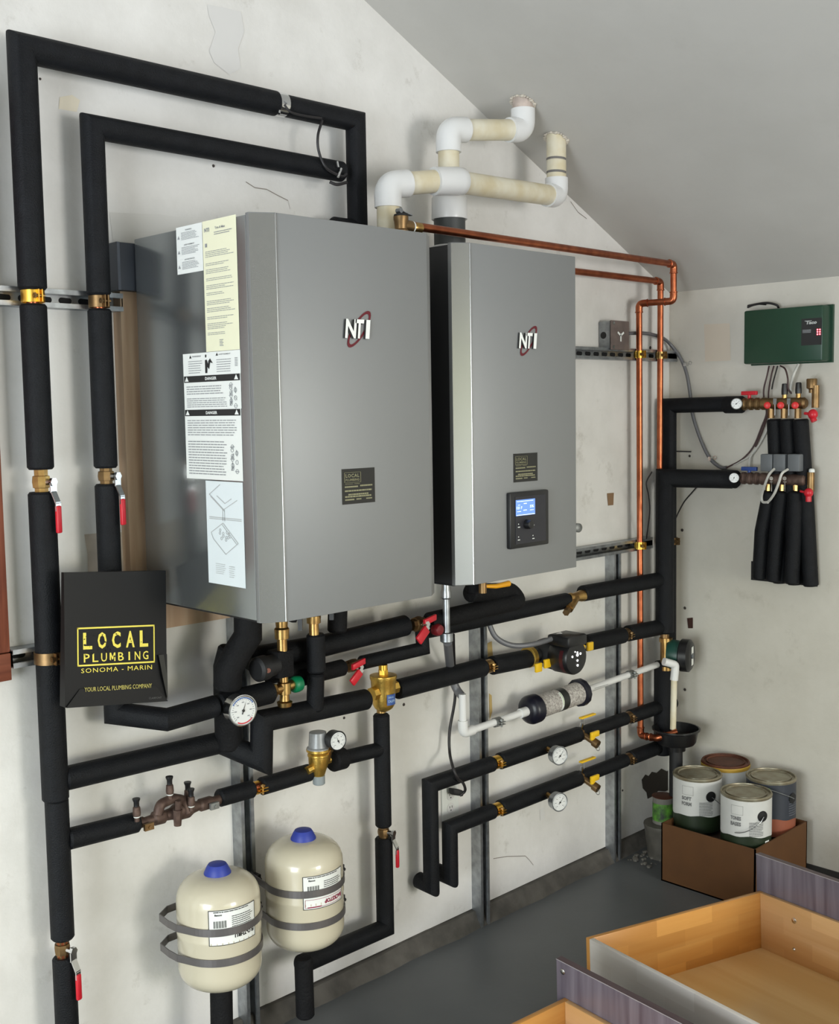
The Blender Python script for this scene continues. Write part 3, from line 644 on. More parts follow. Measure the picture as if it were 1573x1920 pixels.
for i, (px, py) in enumerate(((254, 1502), (316, 1462), (356, 1482), (350, 1469))):
    bs = W(px+3, py+38 if i != 1 else py+36, .11 if i != 3 else .08); dd = -Z
    tp = W(px, py, .11 if i != 3 else .08); d3 = V(0, 0, tp.z-bs.z).length
    m = MB(); m.lathe(bs, Z, [(0, .006), (.012, .006), (.013, .0085), (.020, .0095), (.034, .0085), (.036, .006)], 10); tc_ = obj('test_port', m, bronze, t)
    m = MB(); m.lathe(bs+Z*.036, Z, [(0, .0065), (.010, .0065), (.016, .009), (.019, .009)], 12); obj('port_cap', m, blk, tc_)
    m = MB(); m.ring(bs+Z*.011, Z, .0065, .0014, 14, 6); obj('white_washer', m, white, tc_)
for px, py, mm in ((279, 1550, brassd), (402, 1511, galvd)):
    q = W(px, py, .11); m = MB(); m.obox(q, ax*.012, V(0, .004, 0), Z*.008); m.cyl(q, q-Y*.008, .004, seg=8); obj('valve_handle', m, mm, t)
# pressure reducing valve
c = W(597, 1428, .10); t = thing('pressure_reducing_valve', 'brass pressure reducing valve with clear grey cap above the tanks', 'valve', c)
m = MB(); m.lathe(c-Z*.040, Z, [(0, .014), (.008, .018), (.02, .022), (.03, .026), (.055, .027), (.057, .029), (.062, .029), (.064, .027), (.068, .028), (.070, .032), (.076, .032)], 28); m.cyl(c-X*.040-Z*.016, c+X*.038-Z*.002, .011, seg=8); obj('body', m, goldb, t)
m = MB(); m.lathe(c+Z*.036, Z, [(0, .031), (.003, .031), (.006, .026), (.045, .023), (.047, .016)], 24); obj('adjusting_cap', m, mat('smoky_clear_plastic', (.42, .43, .44), .3, .2, var=.2, vscale=60), t)
m = MB(); m.lathe(c-Z*.062, Z, [(0, .014), (.002, .0165), (.024, .0165), (.025, .014)], 20); obj('drain_cap', m, mat('grey_cap', (.24, .27, .28), .5), t)
gc = W(633, 1389, .155); gauge('small black-rimmed pressure gauge on the brass reducing valve', gc, (-.1, -1, 0), .026, .028, c+V(.022, -.01, .0), blk, 115)
t = thing('insulated_pipe', 'short black insulated pipe joining the reducing valve to the vertical pipe', 'pipe', W(625, 1426, .09))
sleeve(t, [W(622, 1427, .09), W(645, 1421, .085)], .030, foam2); sleeve(t, [W(645, 1421, .085), W(716, 1404, .08)], .0205)
# mixing valve stack under left boiler
c = W(533, 1290, .18)
t = thing('mixing_valve', 'brass mixing valve with a round green knob beside the thermometer', 'valve', c)
m = MB(); m.lathe(c-Z*.05, Z, [(0, .010), (.004, .018), (.015, .020), (.018, .013), (.034, .012), (.036, .017), (.064, .017), (.066, .011), (.085, .0105), (.088, .017), (.10, .019)], 14)
m.cyl(c-X*.032, c+X*.028+Z*.004, .013, seg=12); m.cyl(c-X*.040, c-X*.030, .0185, seg=6); obj('body', m, brass, t)
m = MB(); m.lathe(c+X*.026+Z*.003, (1, 0, 0), [(0, .018), (.004, .021), (.016, .021), (.024, .019), (.026, .014)], 20); obj('green_knob', m, greenp, t)
t = thing('zone_valve_body', 'black boxed valve with barrel hanging under the front corner of left boiler', 'valve', W(527, 1240, .18))
q = W(526, 1243, .18); m = MB(); m.box(q, (.050, .048, .068)); obj('housing', m, foam2, t, bevel=.005)
m = MB(); m.lathe(q+V(.0, -.0, 0), (-1, -.1, -.03), [(.018, .018), (.02, .026), (.05, .027), (.052, .031), (.078, .031), (.084, .024)], 24); obj('barrel', m, blkm, t)
m = MB(); m.lathe(q+V(-.066, -.036, -.002), (-.4, -1, 0), [(0, .006), (.003, .006)], 16); obj('brown_plug', m, mat('rust_plug', (.16, .05, .03), .6), t)
def union(lab, px, top, bot, d):
    x = W(px, top, d).x; a = V(x, -d, W(px, bot, d).z); b = V(x, -d, BZ0-.008); L = b.z-a.z
    t = thing('service_valve', lab, 'valve', a)
    m = MB(); m.lathe(a, Z, [(0, .013), (L*.25, .013), (L*.26, .018), (L*.42, .019), (L*.45, .015), (L*.75, .018), (L, .018)], 14); obj('body', m, brass, t)
    m = MB(); q = a+V(.024, -.012, L*.62); m.lathe(q, (.7, -.7, 0), [(-.012, .012), (0, .016), (.010, .016), (.013, .010)], 14); m.obox(q+V(.014, -.014, -.012), V(.004, -.004, 0), V(.004, .004, 0), Z*.024); obj('black_handle', m, blk, t)
    m = MB(); m.lathe(q+V(.009, -.009, 0), (.7, -.7, 0), [(0, .0035), (.006, .0035)], 8); obj('screw', m, chrome, t); return t
union('brass service valve under the left boiler front corner, above the boxed valve', 528, 1170, 1226, .19)
union('brass service valve under the left boiler with the insulated drop pipe below it', 588, 1160, 1190, .19)
t = thing('insulated_pipe', 'vertical black insulated drop from the left boiler into the header', 'pipe', W(594, 1340, .165))
dx = W(592, 1200, .175).x; zc_ = W(592, 1262, .175).z
sleeve(t, [V(dx, -.175, zc_+.001), V(dx, -.175, W(592, 1188, .175).z)], .0240); sleeve(t, [V(dx, -.165, W(592, 1330, .16).z), V(dx, -.172, zc_-.001)], .0225)
gauge('round white thermometer with red and blue arcs on the lower pipe below the left boiler', W(455, 1332, .245), (-.12, -1, .0), .0365, .036, W(418, 1327, .19), chrome, 70, True)
# rows of insulated pipes under the boilers
t = thing('insulated_pipe', 'thick black insulated pipe just under the left boiler, ending at the red valve', 'pipe', W(470, 1235, .14))
sleeve(t, [W(462, 1236, .10), W(600, 1212, .115), W(762, 1172, .13)], .0295)
sleeve(t, [V(W(636, 1150, .14).x, -.14, BZ0-.01), W(632, 1185, .14)], .026, foam2)
t = thing('insulated_pipe', 'black insulated pipe right of the red valve, turning up to the right boiler', 'pipe', W(900, 1140, .15))
sleeve(t, fillet([W(803, 1166, .14), W(972, 1127, .14), W(958, 1108, .12), W(880, 1112, .15)], .03, 5), .0270, foam2); sleeve(t, [W(890, 1112, .15), V(W(890, 1105, .15).x, -.15, BZ0-.012)], .028, foam2)
vv = lever_valve('red-handled ball valve between the two boilers', W(783, 1170, .135), X, .021, (0, -1, .1), (-.8, -.1, -.6), grip=redp, blen=.05, bodym=brassd, arm=.010, glen=.05, gw=.024)
m = MB(); q = W(806, 1162, .17); m.obox(q, (X*.7+Z*.15)*.034, Z*.009, Y*.005); obj('handle_wing', m, redp, vv, bevel=.003)
m = MB(); m.lathe(W(822, 1181, .17), (0, -1, 0), [(-.014, .017), (0, .018), (.008, .014), (.01, .006)], 18); o = obj('valve_knob', m, mat('dark_red_plastic', (.18, .01, .015), .35)); tag(o, 'round dark red valve knob beside the steel conduit', 'valve handle')
t = thing('insulated_pipe', 'black insulated return pipe behind, running to the brass strainer under the right boiler', 'pipe', W(860, 1160, .075))
sleeve(t, [W(790, 1182, .072), W(845, 1172, .072), W(1063, 1126, .072)], .0265); core(t, W(1058, 1126, .072), W(1096, 1114, .072), .014, brass)
t = thing('strainer', 'brass Y-strainer between black pipes under the right boiler', 'strainer', W(1078, 1126, .075))
q = W(1080, 1119, .078); m = MB(); m.lathe(q-X*.04, X, [(0, .016), (.012, .018), (.014, .015), (.03, .015), (.055, .017), (.066, .020), (.078, .020)], 14); m.cyl(q, W(1066, 1142, .10), .015, seg=12); obj('body', m, brass, t)
m = MB(); m.cyl(W(1066, 1142, .10), W(1061, 1149, .11), .012, seg=6); obj('plug', m, brassd, t)
t = thing('insulated_pipe', 'black insulated pipe from the brass strainer to the corner riser', 'pipe', W(1098, 1112, .075))
sleeve(t, [W(1091, 1113, .075), W(1236, 1087, .085)], .0275)
t = thing('insulated_pipe', 'thinner black insulated pipe with red valve that turns up beside the steel conduit', 'pipe', W(600, 1260, .12))
sleeve(t, [W(560, 1272, .12), W(600, 1262, .12), W(644, 1251, .12)], .0225, foam2)
sleeve(t, [W(676, 1243, .12), W(793, 1216, .12), W(790, 1178, .12)], .0195)
vv = lever_valve('red-handled valve on the thinner pipe above the brass air separator', W(660, 1248, .12), X, .017, (0, -1, 0), (-.75, 0, -.62), grip=redp, blen=.06, bodym=brassd, arm=.006, glen=.042, gw=.020)
m = MB(); q = W(672, 1245, .16); m.obox(q, (X*.8+Z*.2)*.028, Z*.008, Y*.005); obj('handle_wing', m, redp, vv, bevel=.002)
sleeve(t, [W(500, 1268, .09), W(570, 1252, .10), W(600, 1246, .11)], .0225, foam2)
# pump -----------------------------------------------------------------
px_ = W(1040, 1222, .08).x; c = V(-.872, -.08, W(1040, 1222, .08).z+.004)
t = thing('circulator_pump', 'black circulator pump with lit dots on its face under the right boiler', 'pump', c)
m = MB(); m.lathe(c+Y*.03, -Y, [(0, .04), (.02, .048), (.07, .052), (.09, .045)], 28); m.cyl(c-X*.085, c+X*.1, .022); obj('volute', m, blkm, t)
m = MB(); m.lathe(c-Y*.04, -Y, [(0, .048), (.01, .055), (.075, .056), (.082, .052), (.085, .04)], 32); mo = obj('motor', m, blk, t)
m = MB(); m.lathe(c-Y*.095, -Y, [(0, .0563), (.014, .0563)], 32, cap=False, arc=(math.radians(150), math.radians(240))); obj('red_stripe', m, mat('maroon', (.05, .003, .006), .4), mo)
m = MB(); q = c+V(0, -.085, .056); m.box(q, (.098, .09, .036)); obj('control_box', m, blk, t, bevel=.008)
m = MB(); f_ = c-Y*.1262
for a, b, r in ((-.026, .008, .0035), (-.012, .022, .0022), (0, .010, .005), (0, .018, .003), (.016, .012, .0035), (0, -.008, .0036), (.001, -.024, .0038)): m.lathe(f_+V(a, 0, b), -Y, [(0, r), (.0006, r)], 12)
obj('indicator_lights', m, mat('white_led', (1, 1, 1), .3, emit=(1, 1, 1), estr=4), mo)
for sx, lab in ((-1, 'brass pump flange with two yellow screws at the pump inlet'), (1, 'brass pump flange with yellow handles at the pump outlet')):
    q = c+X*sx*(.088 if sx < 0 else .09); t = thing('isolation_flange', lab, 'valve', q)
    m = MB(); m.lathe(q-X*.012*(1 if sx < 0 else 1), X, [(0, .024), (.003, .034), (.02, .034), (.024, .026)], 24); obj('flange', m, goldb if sx < 0 else brassd, t)
    for (ux, uz) in (((-.018, -.024), (.026, -.018)) if sx < 0 else ((.030, -.002), (.075, .002))):
        m = MB(); e = q+V(ux, -.052, uz); m.obox(e, X*.015, Y*.005, Z*.0145); g = obj('yellow_handle', m, yelp, t, bevel=.003)
        m = MB(); m.obox(e-Y*.0045, X*.007, Y*.0003, Z*.0025); obj('handle_mark', m, ink, g)
    m = MB(); k_ = 0 if sx < 0 else .048; zk_ = -.020 if sx < 0 else .002; m.cyl(q+V(-.01+k_, -.045, zk_), q+V(.022+k_, -.045, zk_), .0045, seg=8); m.cyl(q+V(.006+k_*.2, -.01, zk_), q+V(.006+k_, -.05, zk_), .006, seg=8); obj('stem', m, galvd, t)
# flexible conduit from behind to pump
m = MB(); m.tube(spline([W(915, 1165, .05), W(930, 1195, .07), W(960, 1210, .10), W(1000, 1208, .13), W(1046, 1194, c.y*-1+.06)]), .0085, 10); cdt = thing('flexible_conduit', 'grey flexible conduit curving into the pump control box', 'conduit', W(930, 1195, .07)); obj('hose', m, wiregrey, cdt)
m = MB(); m.cyl(W(1043, 1195, .14), W(1052, 1191, .145), .012, seg=8); obj('connector', m, chrome, cdt)
# neutralizer + white drain line ----------------------------------------
t = thing('condensate_neutralizer', 'clear cylinder of white pebbles with black end caps on the white drain line', 'neutralizer', W(1045, 1315, .085))
a = V(W(1000, 1326, .09).x, -.09, .682); b = V(W(1082, 1303, .09).x, -.09, .690); ax = (b-a).normalized()
m = MB(); m.lathe(a-ax*.036, ax, [(0, .022), (.002, .032), (.012, .044), (.020, .0475), (.046, .0475), (.048, .040)], 32); obj('end_cap', m, mat('navy_black_cap', (.006, .006, .014), .35), t)
m = MB(); m.lathe(b+ax*.030, -ax, [(0, .022), (.002, .040), (.008, .0475), (.026, .0475), (.028, .040)], 12); obj('end_cap', m, mat('navy_black_cap', (.006, .006, .014), .35), t)
m = MB(); m.cyl(a, b, .0375, seg=40); obj('pebble_body', m, mat('pebbles', (.62, .59, .55), .5, bump=1, bscale=260, var=.6, vscale=150, col2=(.28, .25, .23)), t)
m = MB(); mid = (a+b)/2; m.lathe(mid-ax*.001, ax, [(0, .0382), (.032, .0382)], 40, cap=False); lb = obj('band_label', m, mat('dark_label', (.02, .022, .02), .35), t)
m = MB(); m.lathe(mid-ax*.012, ax, [(0, .0383), (.011, .0383)], 24, cap=False, arc=(math.radians(120), math.radians(220))); obj('white_label', m, white, t)
m = MB(); m.lathe(mid-ax*.006, ax, [(0, .0385), (.002, .0385)], 24, cap=False, arc=(math.radians(125), math.radians(190))); obj('green_stripe', m, mat('lime', (.3, .5, .05), .5), t)
t = thing('drain_pipe', 'white PVC drain pipe with an elbow running up to the pebble cylinder', 'pipe', W(868, 1375, .08))
dzz = .668; ex = W(868, 1372, .08).x; m = MB(); e_ = V(ex, -.08, dzz)
m.tube(fillet([V(ex, -.08, W(865, 1302, .08).z), e_, a-ax*.03], .018, 6), .0115, 18); obj('pipe', m, pvcw, t)
m = MB(); m.tube(fillet([e_+Z*.04, e_, e_+X*.045+Z*.001], .018, 6), .0155, 18); obj('elbow', m, pvcw, t)
m = MB(); q = a-ax*.036; m.cyl(q-ax*.03, q, .0155); obj('adapter', m, pvcw, t)
t = thing('drain_pipe', 'white PVC drain pipe leaving the pebble cylinder toward the corner', 'pipe', W(1100, 1290, .085))
pa_ = b+ax*.028; pb_ = V(W(1232, 1245, .085).x, -.085, .705); m = MB(); m.tube([pa_, pb_], .0115, 18); obj('pipe', m, pvcw, t)
m = MB(); m.cyl(pa_, pa_+X*.03, .0155); obj('adapter', m, pvcw, t)
m = MB(); lines(m, planar(lerp(pa_, pb_, .12)+V(0, -.0116, -.002), X, Z, -Y, .0003), 0, 0, .08, .004, 1, .8, .1, True, 4); obj('pipe_print', m, inkl, t)
clamp('small steel clamp on the white drain pipe at the middle strut', V(s2x+.014, -.084, .6725), X, .0125, galvd, reach=.02)
clamp('small steel clamp on the white drain pipe at the corner strut', lerp(pa_, pb_, (s3x+.01-pa_.x)/(pb_.x-pa_.x)), X, .0125, galvd, reach=.02)
# two lower insulated lines ------------------------------------------------
def lowline(zc, pxl, pyl, ptsz, lab, dropz, lab_g, gpx, hv, cl1, cl2, vlab, dlab, endx):
    d = .078; t = thing('insulated_pipe', lab, 'pipe', (W(pxl, pyl, d).x, -d, dropz))
    xl = W(pxl, pyl, d).x; x_clamp = s2x+.014; x3 = s3x+.008; q = lambda x, z=zc: V(x, -d, z)
    sleeve(t, [V(xl-.002, -.02, dropz+.004), V(xl, -d, dropz), q(xl), q(x_clamp-.016)], .0245)
    xg = W(*gpx, d).x; sleeve(t, [q(x_clamp+.016), q(hv-.008)], .0265); core(t, q(x_clamp-.03), q(x_clamp+.03), .013, copper)
    sleeve(t, [q(hv+.004), q(x3-.012)], .0235); core(t, q(hv-.02), q(hv+.02), .013, brassd); core(t, q(x3-.02), q(x3+.02), .013, brassd)
    sleeve(t, [q(x3+.012), q(endx), ] if endx else [q(x3+.012), q(-.20)], .0255)
    clamp(cl1, q(x_clamp), X, .0185, gold); clamp(cl2, q(x3), X, .0185, brassd)
    # purge valve with two yellow handles
    v = thing('purge_valve', vlab, 'valve', q(hv)); c = q(hv)
    m = MB(); m.lathe(c-X*.022, X, [(0, .018), (.01, .020), (.034, .020), (.044, .018)], 8); m.cyl(c-Y*.01, c+V(.008, -.055, -.022), .0105, seg=10); m.cyl(c+V(.008, -.05, -.02), c+V(.01, -.068, -.028), .015, seg=10); obj('body', m, brassd, v)
    m = MB(); m.cyl(c-X*.004, c+V(-.004, -.012, .042), .006, seg=8); m.obox(c+V(-.004, -.013, .046), X*.0015, Y*.006, Z*.012); obj('stem', m, chrome, v)
    m = MB(); m.obox(c+V(.022, -.014, .060), X*.040, Y*.008, Z*.0035); obj('yellow_handle', m, yelp, v, bevel=.003)
    m = MB(); e = c+V(.012, -.052, .006); m.obox(e, X*.022, Y*.005, Z*.010); m.obox(e+V(-.012, 0, -.012), X*.010, Y*.005, Z*.006); obj('yellow_handle', m, yelp, v, bevel=.003)
    m = MB(); m.ring(c+V(.010, -.066, -.040), X, .008, .0012, 16, 6); obj('chain', m, galvd, v)
    gc = W(*gpx, d+.085); gauge(lab_g, gc, (-.25, -1, 0), .0300, .026, V(W(gpx[0]-34, gpx[1]-9, d).x, -d-.022, zc), galv, 45)
    return t
hv = W(1088, 1385, .078).x
lowline(.541, 806, 1470, None, 'upper of the two lowest black insulated lines, dropping into the wall at left', W(806, 1650, .078).z-.02, 'round white dial gauge on the upper of the two lowest pipes', (1049, 1417), hv,
        'gold clamp on the upper low pipe at the middle strut', 'dull clamp on the upper low pipe at the corner strut', 'brass purge valve with yellow handles on the upper low pipe', '', -.12)
lowline(.388, 843, 1543, None, 'lowest black insulated line, dropping into the wall beside the first', W(843, 1645, .078).z, 'round white dial gauge on the lowest pipe', (1049, 1504), W(1088, 1465, .078).x,
        'gold clamp on the lowest pipe at the middle strut', 'dull clamp on the lowest pipe at the corner strut', 'brass purge valve with yellow handles on the lowest pipe', '', -.12)
# ------------------------------------------------------------------ corner risers
t = thing('insulated_pipe', 'black insulated riser in the corner that loops to the upper manifold', 'pipe', (-.13, -.055, .2))
zu = 1.654; sleeve(t, [V(-.115, -.055, .42), V(-.12, -.055, zu), V(XB-.058, -.29, zu+.003)], .0275)
sleeve(t, [V(XB-.058, -.27, zu), V(XB-.060, -.345, zu)], .0305, foam2)
t = thing('insulated_pipe', 'thicker black insulated riser in front, turning right to the lower manifold', 'pipe', (-.21, -.09, .8))
zl = 1.392; sleeve(t, [V(-.205, -.095, .82), V(-.205, -.095, zl), V(XB-.060, -.31, zl-.004)], .0335)
sleeve(t, [V(-.20, -.085, .36), V(-.20, -.085, .71)], .033)
sleeve(t, [V(XB-.058, -.26, zl), V(XB-.062, -.325, zl-.004)], .0325, foam2)
core(t, V(-.205, -.095, .68), V(-.205, -.095, .84), .016, brassd)
clamp('small brass clamp on the corner riser above the pump', V(-.115, -.055, 1.151), Z, .029, brassd, ear=(0, -1, 0))
# green pump
c = V(-.205, -.10, W(1240, 1228, .1).z); t = thing('circulator_pump', 'green and black circulator pump seen edge-on in the corner', 'pump', c)
ax = V(.30, -.95, 0).normalized(); m = MB(); m.cyl(c+Z*.045, c+Z*.06, .024); m.cyl(c-Z*.045, c-Z*.06, .024); m.cyl(c-Z*.05, c+Z*.05, .017); obj('brass_body', m, brass, t)
m = MB(); m.lathe(c, ax, [(.01, .03), (.014, .052), (.028, .055), (.055, .052), (.058, .045)], 32); obj('green_motor', m, mat('pump_green', (.012, .06, .045), .4), t)
m = MB(); m.lathe(c, ax, [(.056, .055), (.06, .060), (.088, .060), (.096, .050), (.098, .03)], 32); hb = obj('control_head', m, blk, t)
m = MB(); u_, v2, n_ = frame(ax); fn = planar(c+ax*.0985, u_, v2, n_); rect(m, fn, -.014, .008, .028, .026); rect(m, fn, -.014, -.034, .028, .026); obj('white_panel', m, white, hb)
m = MB(); m.lathe(c+ax*.098, ax, [(0, .010), (.004, .010)], 16); obj('knob', m, greybox, hb)
# white drop pipe and bowl
bc = W(1262, 1372, .17); bc.x = -.235; bc.y = -.165
t = thing('drain_pipe', 'white PVC pipe dropping into the black funnel bowl in the corner', 'pipe', (bc.x+.03, -.17, bc.z))
xq = W(1262, 1300, .17).x; m = MB(); m.cyl(V(xq, -.17, bc.z+.01), V(xq+.006, -.17, W(1268, 1270, .17).z), .011); obj('pipe', m, pvcy, t)
m = MB(); m.tube(fillet([V(xq+.006, -.17, W(1268, 1274, .17).z), V(xq+.012, -.172, W(1270, 1245, .17).z), V(xq-.03, -.15, W(1270, 1237, .17).z)], .012, 4), .0145, 14); obj('elbow', m, pvcw, t)
m = MB(); R_ = .084
m.lathe(bc-Z*.075, Z, [(0, .030), (.0, .034), (.022, .036), (.026, .066), (.034, .072), (.074, .080), (.078, R_+.003), (.083, R_+.003), (.083, R_-.003), (.036, .062), (.032, .02)], 36); tag(obj('funnel_bowl', m, blk), 'round black funnel bowl in the corner catching the copper and PVC drips', 'funnel')
m = MB(); m.cyl(bc-Z*.075, V(bc.x, bc.y, 0), .024); tag(obj('waste_pipe', m, blkm), 'black waste pipe standing under the funnel bowl', 'pipe')
# ------------------------------------------------------------------ copper
def copperpipe(lab, pts, r=.0111, rad=.022, collars=()):
    t = thing('copper_pipe', lab, 'pipe', pts[-1]); m = MB(); m.tube(fillet(pts, rad, 6), r, 18); obj('pipe', m, copper, t)
    pts = [Vector(p) for p in pts]
    for i in range(1, len(pts)-1):
        d0 = (pts[i-1]-pts[i]).normalized(); d1 = (pts[i+1]-pts[i]).normalized(); s = rad+.010
        m = MB(); m.tube(fillet([pts[i]+d0*s, pts[i], pts[i]+d1*s], rad, 6), r*1.14, 18)
        for dd in (d0, d1): m.lathe(pts[i]+dd*(s-.004), dd, [(0, r*1.14), (.001, r*1.3), (.004, r*1.3), (.005, r*1.1)], 18)
        obj('elbow', m, copper, t)
    return t
zc1 = 2.171; xr = W(1263, 500, .17).x; zc1 = 2.147
cx1 = W(1198, 760, .053).x; zj = W(1240, 562, .11).z
bend = W(1204, 1378, .055)
copperpipe('longest copper pipe from the relief valve over the boiler and down to the funnel', [W(775, 424, .27), V(xr, -.17, zc1), V(xr, -.17, zj-.01), V(cx1, -.053, zj-.012), V(cx1+.01, -.055, bend.z), W(1232, 1384, .135), W(1270, 1372, .19)])
cx2 = W(1238, 700, .053).x
copperpipe('second copper pipe running from behind the right boiler and down into the corner', [V(-1.0, -.053, 2.104), V(cx2, -.053, 2.104), V(cx2-.002, -.053, 1.41)])
clamp('gold clamp on the left copper pipe at the upper strut', V(cx1+.001, -.053, 1.838), Z, .0115, gold, reach=.012); clamp('brass clamp on the right copper pipe at the upper strut', V(cx2, -.053, 1.838), Z, .0115, brass, reach=.012)
clamp('gold clamp on the left copper pipe at the lower strut', V(cx1+.005, -.053, 1.151), Z, .0115, gold, reach=.012)
# relief valve on top
c = W(752, 423, .27); t = thing('relief_valve', 'brass relief valve with a lever on top, between the boilers and the ceiling', 'valve', c)
m = MB(); m.lathe(c-Z*.035, Z, [(0, .015), (.012, .017), (.015, .020), (.022, .020), (.026, .016), (.045, .018), (.05, .0195), (.058, .0195), (.060, .016)], 18); m.cyl(c, c+X*.035, .016); obj('body', m, brassd, t)
m = MB(); m.cyl(c+X*.033, c+X*.040, .0155); obj('white_ring', m, white, t)
m = MB(); m.lathe(c+X*.04, X, [(0, .010), (.005, .013), (.012, .014), (.03, .0135)], 12); obj('adapter', m, brass, t)
m = MB(); m.lathe(c+Z*.024, Z, [(0, .019), (.004, .018), (.006, .01)], 18); m.cyl(c+Z*.028, c+Z*.036+X*.0, .005); obj('cap', m, blkm, t)
m = MB(); m.cyl(c+V(-.006, -.008, .037), c+V(-.006, .008, .037), .0065, seg=10); m.obox(c+V(.014, 0, .034), V(.022, 0, -.005), Y*.006, Z*.001); obj('lever', m, galv, t)
# ------------------------------------------------------------------ PVC vents
t = thing('vent_pipe', 'white and yellowed PVC vent running long from left elbow to the ceiling at right', 'vent pipe', (-1.668, -.2, 2.07))
e1 = W(727, 347, .2); cp = W(850, 340, .24); e2 = V(-.905, -.157, W(1043, 368, .157).z); ct_ = V(-.905, -.157, 2.489)
def pv(t, a, b, m, r=.0302, nm='pipe'): return obj(nm, MB().cyl(a, b, r, seg=28), m, t)
pv(t, V(e1.x, e1.y, 2.075), V(e1.x, e1.y, e1.z-.03), pvcy)
m = MB(); m.lathe(V(e1.x, e1.y, 2.058), Z, [(0, .055), (.006, .056), (.012, .052), (.02, .038), (.03, .034)], 28); obj('flange', m, pvcw, t)
def elbow(t, a, c, b, r=.036, rad=.042):
    m = MB(); m.tube(fillet([a, c, b], rad, 9), r, 26); 
    obj('elbow', m, pvcw, t)
ge = W(815, 340, .23)
d1 = (ge-e1).normalized(); elbow(t, V(e1.x, e1.y, e1.z-.058), e1, e1+d1*.062)
pv(t, e1+d1*.05, ge, pvcy)
d2 = (e2-cp).normalized(); m = MB(); m.lathe(ge, (cp-ge).normalized(), [(-.004, .031), (-.003, .0375), (.075, .0385), (.095, .036), (.10, .031)], 28); obj('coupling', m, pvcw, t)
pv(t, cp, e2-d2*.03, pvcy, .0305)
elbow(t, e2-d2*.055, e2, e2+Z*.055, .0355); pv(t, e2+Z*.04, ct_+Z*.03, pvcy)
m = MB(); 
for dz in (.055, .095): m.lathe(e2+Z*(dz+.012), Z+X*.08, [(0, .0312), (.007, .0312)], 28, cap=False, arc=(math.radians(130), math.radians(290)))
obj('grey_tape_marks', m, mat('grey_smear', (.16, .15, .14), .6), t)
t = thing('vent_pipe', 'white and yellowed PVC vent stepping up from the right boiler to the ceiling', 'vent pipe', (-1.36, -.135, 2.07))
va = W(843, 430, .135); vx_ = va.x; vy_ = -.135; e3 = V(vx_, vy_, W(838, 243, .135).z); e4 = V(-1.073, -.165, W(978, 243, .165).z); c2t = V(-1.073, -.165, 2.562)
m = MB(); m.lathe(V(vx_, vy_, 2.060), Z, [(0, .056), (.052, .056), (.058, .048)], 30); obj('flange', m, pvcw, t)
m = MB(); m.lathe(V(vx_, vy_, 2.11), Z, [(0, .045), (W(843, 412, .135).z-2.105, .045)], 30); obj('rubber_sleeve', m, mat('dark_rubber', (.05, .055, .055), .5), t)
z3 = W(843, 412, .135).z; z4 = W(843, 372, .135).z
m = MB(); m.lathe(V(vx_, vy_, z3), Z, [(0, .044), (0, .051), (.004, .052), (z4-z3, .050), (z4-z3+.004, .047), (z4-z3+.03, .036)], 30); obj('reducer', m, pvcw, t)
pv(t, V(vx_, vy_, z4+.02), e3-Z*.04, pvcy); d3 = (e4-e3).normalized(); elbow(t, e3-Z*.062, e3, e3+d3*.062)
pv(t, e3+d3*.05, e4-d3*.04, pvcy); elbow(t, e4-d3*.058, e4, e4+Z*.06, .036); pv(t, e4+Z*.05, c2t+Z*.03, mat('dirty_pvc', (.58, .48, .42), .6, var=.3, vscale=30))
for nm, cc_, lab in (('caulk_ring', c2t, 'crumbly pale caulk around the left vent at the ceiling'), ('caulk_ring', ct_, 'crumbly pale caulk around the right vent at the ceiling')):
    m = MB(); nrm = V(CBS, 0, 1).normalized(); R = random.Random(5); N = 26; u_, v2, n_ = frame(nrm); k = 0
    for i in range(N):
        a = 2*math.pi*i/N; d = u_*math.cos(a)+v2*math.sin(a); cc_ = V(cc_.x, cc_.y, CA-CBS*cc_.x-.002); m.sphere(cc_+d*(.032+R.random()*.004)-n_*.001, .004+R.random()*.004, 8, (1, 1, .6))
    tag(obj(nm, m, mat('caulk', (.60, .55, .47), .8)), lab, 'caulk')
# sensor wire between the upper insulated pipes
t = thing('sensor_cable', 'thin black sensor wire looping between the two upper insulated pipes', 'cable', W(605, 250, .06))
m = MB(); m.tube(spline([W(604, 226, .095), W(596, 255, .10), W(598, 285, .10), W(612, 315, .11), W(640, 330, .11), W(650, 326, .11)]), .0035, 8); obj('wire', m, wireb, t); m = MB(); m.tube(spline([W(533, 196, .11), W(545, 210, .115), W(570, 217, .112), W(603, 222, .11)]), .003, 8); obj('wire', m, wireb, t); m = MB(); m.tube(spline([W(618, 341, .10), W(632, 346, .11), W(650, 342, .11)]), .004, 8); obj('wire', m, wireb, t)
for i, (a, b, d) in enumerate((((532, 190), (538, 194), .112), ((524, 208), (523, 213), .11), ((632, 303), (634, 314), .108), ((640, 316), (634, 332), .11))):
    m = MB(); m.cyl(W(*a, d), W(*b, d+.003), .0035, seg=8); obj('clip', m, chrome, t)
